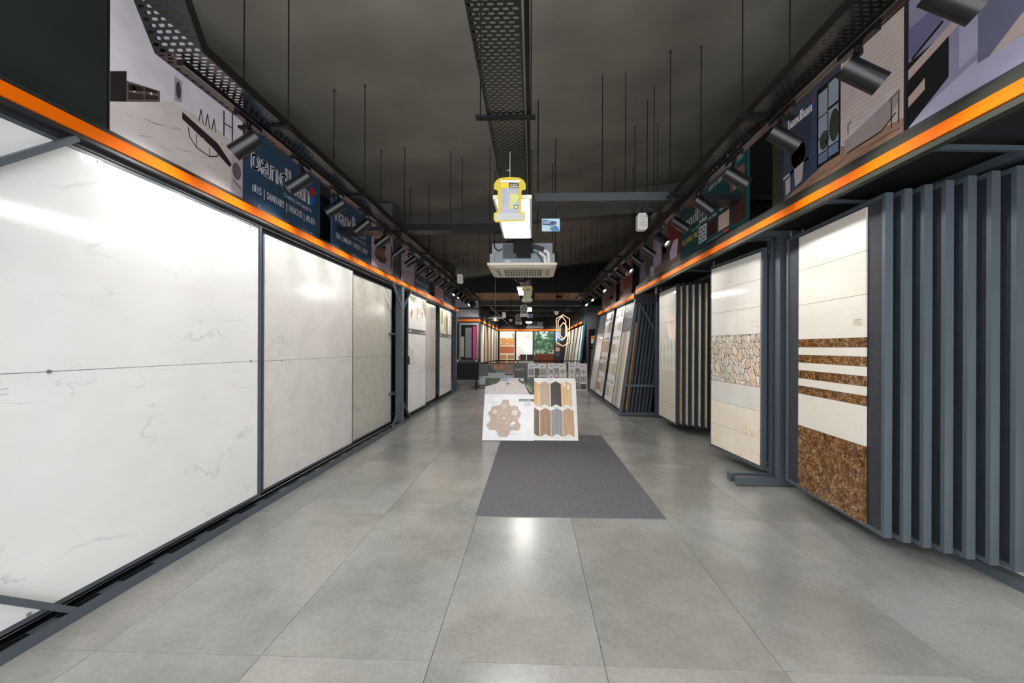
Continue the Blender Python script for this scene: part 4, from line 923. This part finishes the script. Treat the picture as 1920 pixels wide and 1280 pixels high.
# ------------------------------------------------------------------ railing with boards
t = T('stair_railing', 'black metal railing round the stair opening in mid aisle', 'railing', (-1.8, 13.5, 0))
for y, x0, x1 in ((0, -.1, 4.05), (3.1, .3, 3.9)):
    MB().box(x0, x1, y-.02, y+.02, .86, .9).build('handrail', black, t)
    MB().box(x0, x1, y-.012, y+.012, .1, .125).build('bottom_bar', black, t)
    MB().box(x0, x1, y-.008, y+.008, .76, .775).build('mid_bar', black, t)
    for i in range(5): MB().box(x0+(x1-x0-.04)*i/4, x0+(x1-x0-.04)*i/4+.04, y-.02, y+.02, 0, .88).build('post', black, t)
for x in (0., 3.9): MB().bar((x, 0, .88), (x+(.3 if x < 1 else 0), 3.1, .88), .04, .04).build('handrail', black, t)
def roomboard(t, w, h):
    p = P(); p.rect(0, 0, w, h, '8f9296').up().rect(0, .42, .3, h-.0, '46484c').poly([(.3, .55), (w, .5), (w, h), (.3, h)], '63605e').poly([(.0, 0), (w, 0), (w, .45), (1.0, .5), (.35, .52), (0, .3)], 'a9adb2').up()
    p.rect(.42, .62, 1.1, h, '7a5a44').rect(1.16, .36, 1.62, .8, '3a3a3c').up()
    for a in (.55, .75): p.ell(a, .7, .06, .05, 'c46a34', 10).line([(a, .64), (a, .54)], .01, '3c3c40')
    p.poly([(.3, .78), (.42, .76), (.46, .6), (.56, .58), (.55, .52), (.36, .52), (.3, .6)], '2a2c30').line([(.45, .52), (.42, .44)], .01, '2a2c30').poly([(.85, .5), (1.15, .5), (1.12, .44), (.88, .44)], '2a2a2c').rect(.98, .52, 1.08, .62, 'b06a38')
    p.up().text(1.22, .6, .075, 'BOFFO', 'a9a9ac', w=.28, bold=.003).rect(0, 0, .24, .12, '1b1d20').up().text(.04, .04, .035, 'SERIES', 'd0d0d0', w=.15).build(t)
t = T('sample_board', 'wide photo board of a grey lounge hanging on the railing', 'sample board', (-1.77, 13.4, .06), 0, None, -.04); MB().box(0, 1.62, 0, .012, 0, .82).build('panel', charcoal, t); roomboard(t, 1.62, .82)
def sw1(t, w, h):
    p = P(); p.rect(0, 0, w, h, 'c6cacc').up().rect(.02, .5, .21, .72, '7b858c').rect(.23, .3, .38, .73, '4a3836').rect(.4, .5, .59, .72, '8a8c82').rect(.02, .2, .21, .44, '2e3436').rect(.4, .2, .59, .44, '5a4034').rect(.02, .02, .21, .16, '60656a').rect(.4, .02, .59, .16, '8a6a50').up().rect(.3, .42, .37, .5, 'b0907a')
    p.rect(.25, .83, .34, .86, '3a3c40').rect(.05, .79, .2, .81, '5a5c60').rect(.44, .77, .48, .82, '4a4c50').build(t)
def cell(p, x, z, s_, kind, a='2c2e30', bgc='dcd9ce'):
    p.rect(x, z, x+s_, z+s_, bgc); y = p.y; p.up(); c = s_/2
    if kind == 0:
        p.poly([(x+c, z+.1*s_), (x+.9*s_, z+c), (x+c, z+.9*s_), (x+.1*s_, z+c)], a)
        for u, v in ((0, 0), (1, 0), (0, 1), (1, 1)): p.poly([(x+u*s_, z+v*s_), (x+u*s_+(1-2*u)*.3*s_, z+v*s_), (x+u*s_, z+v*s_+(1-2*v)*.3*s_)], a)
        p.up().ell(x+c, z+c, .15*s_, .15*s_, bgc, 8).up().ell(x+c, z+c, .06*s_, .06*s_, a, 8)
    elif kind == 1:
        for u, v in ((0, 0), (1, 0), (0, 1), (1, 1)): p.line([(x+u*s_+(1-2*u)*.5*s_, z+v*s_+(1-2*v)*.05*s_), (x+u*s_+(1-2*u)*.35*s_, z+v*s_+(1-2*v)*.35*s_), (x+u*s_+(1-2*u)*.05*s_, z+v*s_+(1-2*v)*.5*s_)], .1*s_, a)
        p.ell(x+c, z+c, .12*s_, .12*s_, a, 8)
    elif kind == 2:
        for i in range(1, 4): p.line([(x+i*s_/4, z), (x+i*s_/4, z+s_)], .03*s_, a).line([(x, z+i*s_/4), (x+s_, z+i*s_/4)], .03*s_, a)
    elif kind == 3:
        for i in range(3):
            for j in range(3): p.ell(x+(i+.5)*s_/3, z+(j+.5)*s_/3, .11*s_, .11*s_, a, 8)
        p.line([(x, z), (x+s_, z+s_)], .08*s_, a).line([(x+s_, z), (x, z+s_)], .08*s_, a)
    p.y = y
def sw2(t, w, h, k=0):
    p = P(); p.rect(0, 0, w, h, 'd2d4d4').up(); s_ = .19
    kk = [(0, 1, 1, 2), (1, 1, 1, 3)][k]; gr = ['2c2e30', '6a6c66'][k]
    cell(p, .02, .53, s_, kk[0], gr); cell(p, .4, .53, s_, kk[1], gr); cell(p, .02, .28, s_, kk[2], '3a3c3a'); cell(p, .4, .28, s_, kk[3], '2c2e30'); cell(p, .02, .04, s_, 0, gr)
    p.rect(.4, .05, .59, .22, '333538' if k else '888a8c').rect(.225, .3, .385, .74, '8f9298').rect(.225, .05, .385, .27, '7b7e84').up().ell(.3, .5, .04, .06, 'd8d8d4', 8).ell(.32, .18, .03, .04, 'b0b0b4', 8).poly([(.25, .66), (.34, .64), (.35, .72), (.25, .72)], '6f7a4a')
    p.rect(.25, .84, .34, .86, '4a4c50').rect(.05, .8, .2, .82, '5a5c60').rect(.42, .79, .47, .82, '5a5c60').build(t)
for x, fn, lb in ((-.14, sw1, 'grey sample board with plain colour swatches on the railing'), (.51, sw2, 'grey sample board with black star pattern tiles, middle of railing'), (1.2, lambda t, w, h: sw2(t, w, h, 1), 'grey sample board with dotted lattice tile, rightmost on the railing')):
    t = T('sample_board', lb, 'sample board', (x, 13.38, .01), 0, None, -.06); MB().box(0, .62, 0, .012, 0, .9).build('panel', white, t); fn(t, .62, .9)

# ------------------------------------------------------------------ far end
fr = mat('far_panel_frame', '3a4046', .5)
def flatpanel(name, label, loc, rot, w, h, fn, cat='display panel', group=None):
    t = T(name, label, cat, loc, rot, group); MB().box(0, .03, 0, .04, 0, h).box(w-.03, w, 0, .04, 0, h).box(.03, w-.03, 0, .04, 0, .03).box(.03, w-.03, 0, .04, h-.03, h).build('frame', fr, t); MB().box(.03, w-.03, .01, .03, .03, h-.03).build('backing_board', boardb, t); fn(t, w, h); return t
def brickwall(t, w, h):
    rnd = random.Random(4); p = P(); p.rect(.03, .03, w-.03, h-.03, 'd6d2c6').up().rect(.05, 1.45, w-.05, 1.95, 'c08a54').rect(.05, .9, w-.05, 1.38, 'b3603a').rect(.05, .5, w*.45, .8, 'b98050').rect(w*.52, .5, w-.05, .8, '9a8052').rect(.05, .1, w*.45, .45, 'a86a48').rect(w*.52, .1, w-.05, .45, 'a86a48').up()
    for j in range(8):
        for i in range(5): x = .06+i*(w-.12)/5+rnd.uniform(0, .04); p.rect(x, 1.46+j*.06, x+rnd.uniform(.08, (w-.12)/5-.04), 1.5+j*.06, rnd.choice(['e0a860', 'c87a44', 'd89a58', 'a8683c', 'e8c890']))
    p.build(t)
flatpanel('rear_tile_display', 'rear wall panel with orange split-stone and terracotta tiles', (-2.3, 28.1, .1), 0, 1.1, 2.45, brickwall)
flatpanel('rear_tile_display', 'rear wall panel of plain white tiles under a spotlight', (-1.15, 28.1, .1), 0, 1.2, 2.45, lambda t, w, h: tiles(t, grid(.03, .03, w-.03, 1.9, 2, 3, wm2)+[(.03, 1.9, w-.03, 2.42, beige)]))
def forest(t, w, h):
    rnd = random.Random(9); p = P(); p.rect(.02, .02, w-.02, h-.02, '2a4e38').up().poly([(.4, h-.02), (1., h-.02), (.85, h-.5), (.6, h-.55)], 'bcd0d8').rect(.02, .8, w-.02, 1.15, '8fa89a')
    for i in range(160):
        p.y -= .00004; p.ell(rnd.uniform(.1, w-.1), rnd.uniform(.9, h-.1), rnd.uniform(.04, .09), rnd.uniform(.04, .09), rnd.choice(['1e4028', '2f5636', '3f6844', '18341f', '4a7458', '7a9a8c']), 7)
    p.build(t)
flatpanel('forest_mural', 'green forest picture panel on the rear wall', (.1, 28.1, .1), 0, 1.42, 2.45, forest, 'mural')
def bluecol(t, w, h):
    p = P(); p.rect(.02, .02, w-.02, h-.02, '17191c').up().rect(.04, 1.75, w-.04, 2.4, '2a78c0').up().line([(.15, 1.9), (.25, 2.3), (.2, 2.1)], .03, 'e8eef4').rect(.06, 1.4, w-.06, 1.68, '6a5a58').rect(.06, 1.05, w-.06, 1.32, 'b8886a').rect(.06, .7, w-.06, .95, '34404c').build(t)
flatpanel('picture_column', 'narrow black column with blue sign at the rear wall', (1.56, 28.1, .1), 0, .4, 2.45, bluecol, 'sign')
t = T('rear_trim', 'orange trim strip along the rear wall', 'trim', (-2.4, 28.0, 2.58)); MB().box(0, 4.3, 0, .1, 0, .09).build('strip', orange2, t)
# left rear rack
t = T('left_rear_rack', 'far left rack with orange trim and narrow lit panels', 'display rack', (-2.33, 18.1, 0))
MB().box(-.05, .0, 0, 10, 2.58, 2.66).build('orange_trim', orange2, t); MB().box(-.06, -.002, 0, 10, 2.66, 3.3).build('fascia', slate_dark, t); MB().box(-.05, 0, 0, 10, 0, .06).build('base_rail', slate_dark, t)
for i in range(6): MB().box(-.06, 0, 1.6*i, 1.6*i+.12, .05, 2.6).build('post', slate_dark, t)
cols = [mat('pale_yellow_tile', 'e8e2c0', .3), mat('pink_stone_tile', 'b9a090', .4), mat('peach_stone_tile', 'd2aa88', .4), mat('white_stone_tile', 'dcd8d0', .3), mat('pale_green_tile', 'ccd6b8', .3), mat('grey_tile', '9a9ea0', .3)]
for i in range(6):
    m_ = cols[i]; flatpanel('side_tile_display', ['pale yellow', 'pinkish stone', 'peach stone', 'off-white stone', 'pale green', 'grey'][i]+' tile panel on the far left rack', (-2.36, 18.35+1.6*i, .08), L90, 1.3, 2.45, lambda t, w, h: tiles(t, grid(.03, .03, w-.03, 2.42, 2 if i < 3 else 1, 3, m_)))
# magenta niche on the return wall
t = T('niche_display', 'dark display niche with grey door and magenta mosaic, far left', 'display', (-3.25, 17.95, 0))
MB().box(.0, .06, -.06, .04, .8, 2.5).box(.78, .84, -.06, .04, .8, 2.5).box(.06, .78, -.06, .04, 2.42, 2.5).build('frame', mat('light_grey_frame', '8c8c98', .4), t)
MB().box(.06, .78, .0, .04, .9, 2.42).build('back', black, t); MB().box(.26, .54, -.03, .0, .95, 2.3).build('door', mat('steel_grey_door', '5a6068', .3), t)
mg = MB().box(.6, .77, -.03, 0, .9, 2.36); mg.build('mosaic', mat('magenta_mosaic', 'b81458', .3, 0, 60, .6), t); MB().box(.07, .2, -.02, 0, 1.0, 1.9).build('strip', mat('olive_strip', 'a8a88c', .5), t)
MB().box(.0, .84, -.12, .04, .8, .84).build('shelf', slate, t)
t = T('black_counter', 'black cabinet below the niche at far left', 'cabinet', (-3.5, 17.58, 0)); MB().box(0, 1.15, 0, .36, 0, .74).build('body', black, t); MB().box(-.01, 1.16, -.02, .38, .74, .77).build('top', blackgloss, t)
t = T('entry_trim', 'orange strip above the far left niche', 'trim', (-3.6, 17.9, 2.58)); MB().box(0, 1.26, 0, .1, 0, .09).build('strip', orange2, t)
t = T('lilac_header', 'pale lilac header boards above the far left niche', 'board', (-3.6, 17.9, 2.78)); MB().box(0, 1.2, 0, .08, 0, .33).build('panel', mat('lilac_board', 'a2a0ac', .5), t); MB().box(0, 1.2, 0, .08, .42, .8).build('panel', bpy.data.materials['lilac_board'], t)
for x, lb in ((-3.3, 'small potted green plant at left of the black cabinet'), (-2.48, 'small potted green plant at right of the black cabinet')):
    t = T('potted_plant', lb, 'plant', (x, 17.72, .77)); MB().lathe([(0, 0), (.03, 0), (.045, .07), (.035, .07), (0, .06)], 12).build('pot', white, t)
    mb = MB()
    for i in range(22):
        a = random.uniform(0, 2*PI); e = random.uniform(.2, 1.3); L_ = random.uniform(.07, .13); q = Vector((math.cos(a)*math.cos(e), math.sin(a)*math.cos(e), math.sin(e)))*L_; s_ = Vector((-math.sin(a), math.cos(a), 0))*.015; b0 = Vector((0, 0, .07))
        mb.add([b0, b0+q*.5+s_, b0+q, b0+q*.5-s_], [(0, 1, 2, 3)])
    mb.build('leaves', mat('leaf_green', '7c9a28', .5), t)
# right rear leaning rack
t = T('right_rear_rack', 'far right rack of leaning stone boards with teal end panel', 'display rack', (2.38, 18.2, 0))
MB().box(-.03, .03, 0, 9.8, 2.58, 2.68).build('orange_trim', orange2, t); MB().box(-.3, .9, 0, 9.8, 0, .06).build('base', charcoal, t); MB().box(.06, .1, 0, 9.8, 2.68, 3.4).build('fascia', slate_dark, t)
MB().prism([(-.34, 0), (-.26, 0), (.08, 3.3), (0, 3.3)], -.05, 0).build('end_panel', mat('teal_edge', '1d6a80', .5), t)
cs = [mat('rear_pale_stone', 'd4d8d2', .4), mat('rear_white_stone', 'e2e4e2', .3), mat('rear_grey_stone', 'a8a89e', .4), mat('rear_cream_stone', 'd8d2c0', .4), mat('rear_taupe_stone', 'a0927e', .4), mat('rear_ivory_stone', 'e0dccc', .3)]
for i in range(6):
    b_ = T('rear_leaning_board', ['pale', 'white', 'grey', 'cream', 'taupe', 'ivory'][i]+' stone board leaning on the far right rack', 'display board', (2.08, 19.4+1.55*i+.1, .07), R90, None, -.125)
    MB().box(0, .04, 0, .04, 0, 2.45).build('stile', charcoal, b_); MB().box(1.26, 1.3, 0, .04, 0, 2.45).build('stile', charcoal, b_); tiles(b_, grid(.04, .02, 1.26, 2.43, 1, 3, cs[i]), y0=.005)
t = T('logo_board', 'black board with orange and white logo on the far right', 'sign', (2.5, 17.96, .2)); MB().box(0, .62, 0, .03, 0, 2.05).build('panel', black, t)
p = P(); p.rect(.1, 1.6, .22, 1.75, 'e87a20').rect(.22, 1.68, .45, 1.75, 'f0f0f0').rect(.1, 1.42, .2, 1.56, 'f0f0f0').rect(.1, 1.52, .45, 1.6, 'f0f0f0').text(.1, 1.3, .04, 'TUFFO', 'd0d0d0', w=.34).rect(.08, 1.08, .5, 1.12, 'e85a20').rect(.08, .2, .5, 1.05, '5a4a70').build(t)
# reception
t = T('reception_desk', 'orange-brown wooden reception desk before the forest picture', 'desk', (.18, 24.6, 0)); MB().box(0, 1.15, 0, .06, 0, 1.03).build('front', mat('orange_veneer', '8c4218', .4, 0, 2, .2), t); MB().box(0, 1.15, .06, .6, .98, 1.03).build('top', bpy.data.materials['orange_veneer'], t); MB().box(0, .05, .06, .6, 0, .98).build('side', bpy.data.materials['orange_veneer'], t)
t = T('white_counter', 'white counter left of the reception desk', 'counter', (-1.0, 23.6, 0)); MB().box(0, 1.1, 0, .5, 0, .62).build('body', white, t)
for x, lb in ((-.72, 'left black box-shaped monitor on the white counter'), (-.32, 'right black box-shaped monitor on the white counter')):
    t = T('monitor', lb, 'monitor', (x, 23.8, .62)); MB().box(0, .36, 0, .05, .05, .38).build('screen', blackgloss, t); MB().box(.12, .24, -.03, .1, 0, .05).build('base', black, t)
t = T('red_file', 'small red file standing beside the left monitor', 'file', (-.8, 23.8, .62)); MB().box(0, .06, 0, .2, 0, .3).build('cover', mat('red_cover', 'b02020', .5), t)
# far lights: two tracks continue beyond the opening
for x in (-1.6, 1.4):
    t = T('light_track', 'far %s lighting track near the rear wall' % ('left' if x < 0 else 'right'), 'light track', (x, 15.6, 2.95)); MB().box(-.015, .015, 0, 11.5, 0, .03).build('rail', steel if x < 0 else blackgloss, t)
    for i in range(7): MB().cyl((0, .3+1.8*i, .03), (0, .3+1.8*i, .66), .004, 5).build('hanger_rod', black, t)
k = 0
for x in (-1.6, 1.4):
    for i in range(5):
        y = 17.3+2.2*i; sd = 'left' if x < 0 else 'right'
        spot(sd+' rear', x, y, 0 if True else 0, lit=False, label='tiny far spotlight, %s along the rear %s track' % (ordn[i], sd), tilt=30) if False else None
        t = T('track_spotlight', 'tiny far spotlight, %s along the rear %s track' % (ordn[i], sd), 'spotlight', (x, y, 2.95), 0, 'spotlights on the rear %s track' % sd)
        sg = -1 if x < 0 else 1; c0 = Vector((0, 0, -.1)); dv = Vector((sg*.75, .25, -.6)).normalized()
        MB().cyl((0, 0, 0), (0, 0, -.1), .008, 6).cyl(c0-dv*.06, c0+dv*.12, .05, 14, cap2=False).build('body', blackgloss, t); MB().cyl(c0+dv*.1, c0+dv*.105, .045, 12).build('lens', lens_on, t)
        ld = bpy.data.lights.new('beam', 'SPOT'); ld.energy = 60; ld.spot_size = math.radians(110); ld.spot_blend = .8; ld.shadow_soft_size = .04; ld.color = (1, .95, .86)
        lo = bpy.data.objects.new('beam', ld); COL.objects.link(lo); lo.parent = t; lo.location = c0+dv*.14; lo.rotation_euler = dv.to_track_quat('-Z', 'Y').to_euler()
for i in range(3):
    x = -1.7+1.7*i
    t = T('rear_spotlight', 'tiny ceiling spotlight washing the rear wall, %s from left' % ordn[i], 'spotlight', (x, 26.6, 3.5)); dv = Vector((0, .6, -.7)).normalized(); c0 = Vector((0, 0, -.2))
    MB().cyl((0, 0, .12), (0, 0, -.2), .01, 6).cyl(c0-dv*.06, c0+dv*.1, .05, 12, cap2=False).build('body', blackgloss, t); MB().cyl(c0+dv*.08, c0+dv*.085, .045, 12).build('lens', lens_on, t)
    ld = bpy.data.lights.new('beam', 'SPOT'); ld.energy = 110; ld.spot_size = math.radians(90); ld.spot_blend = .7; ld.shadow_soft_size = .04; ld.color = (1, .95, .86)
    lo = bpy.data.objects.new('beam', ld); COL.objects.link(lo); lo.parent = t; lo.location = c0+dv*.12; lo.rotation_euler = dv.to_track_quat('-Z', 'Y').to_euler()
# downlight in the timber ceiling
t = T('downlight', 'small black downlight under the timber slat ceiling', 'ceiling light', (1.05, 16.2, 3.46)); MB().cyl((0, 0, -.04), (0, 0, .04), .1, 16).build('can', black, t)
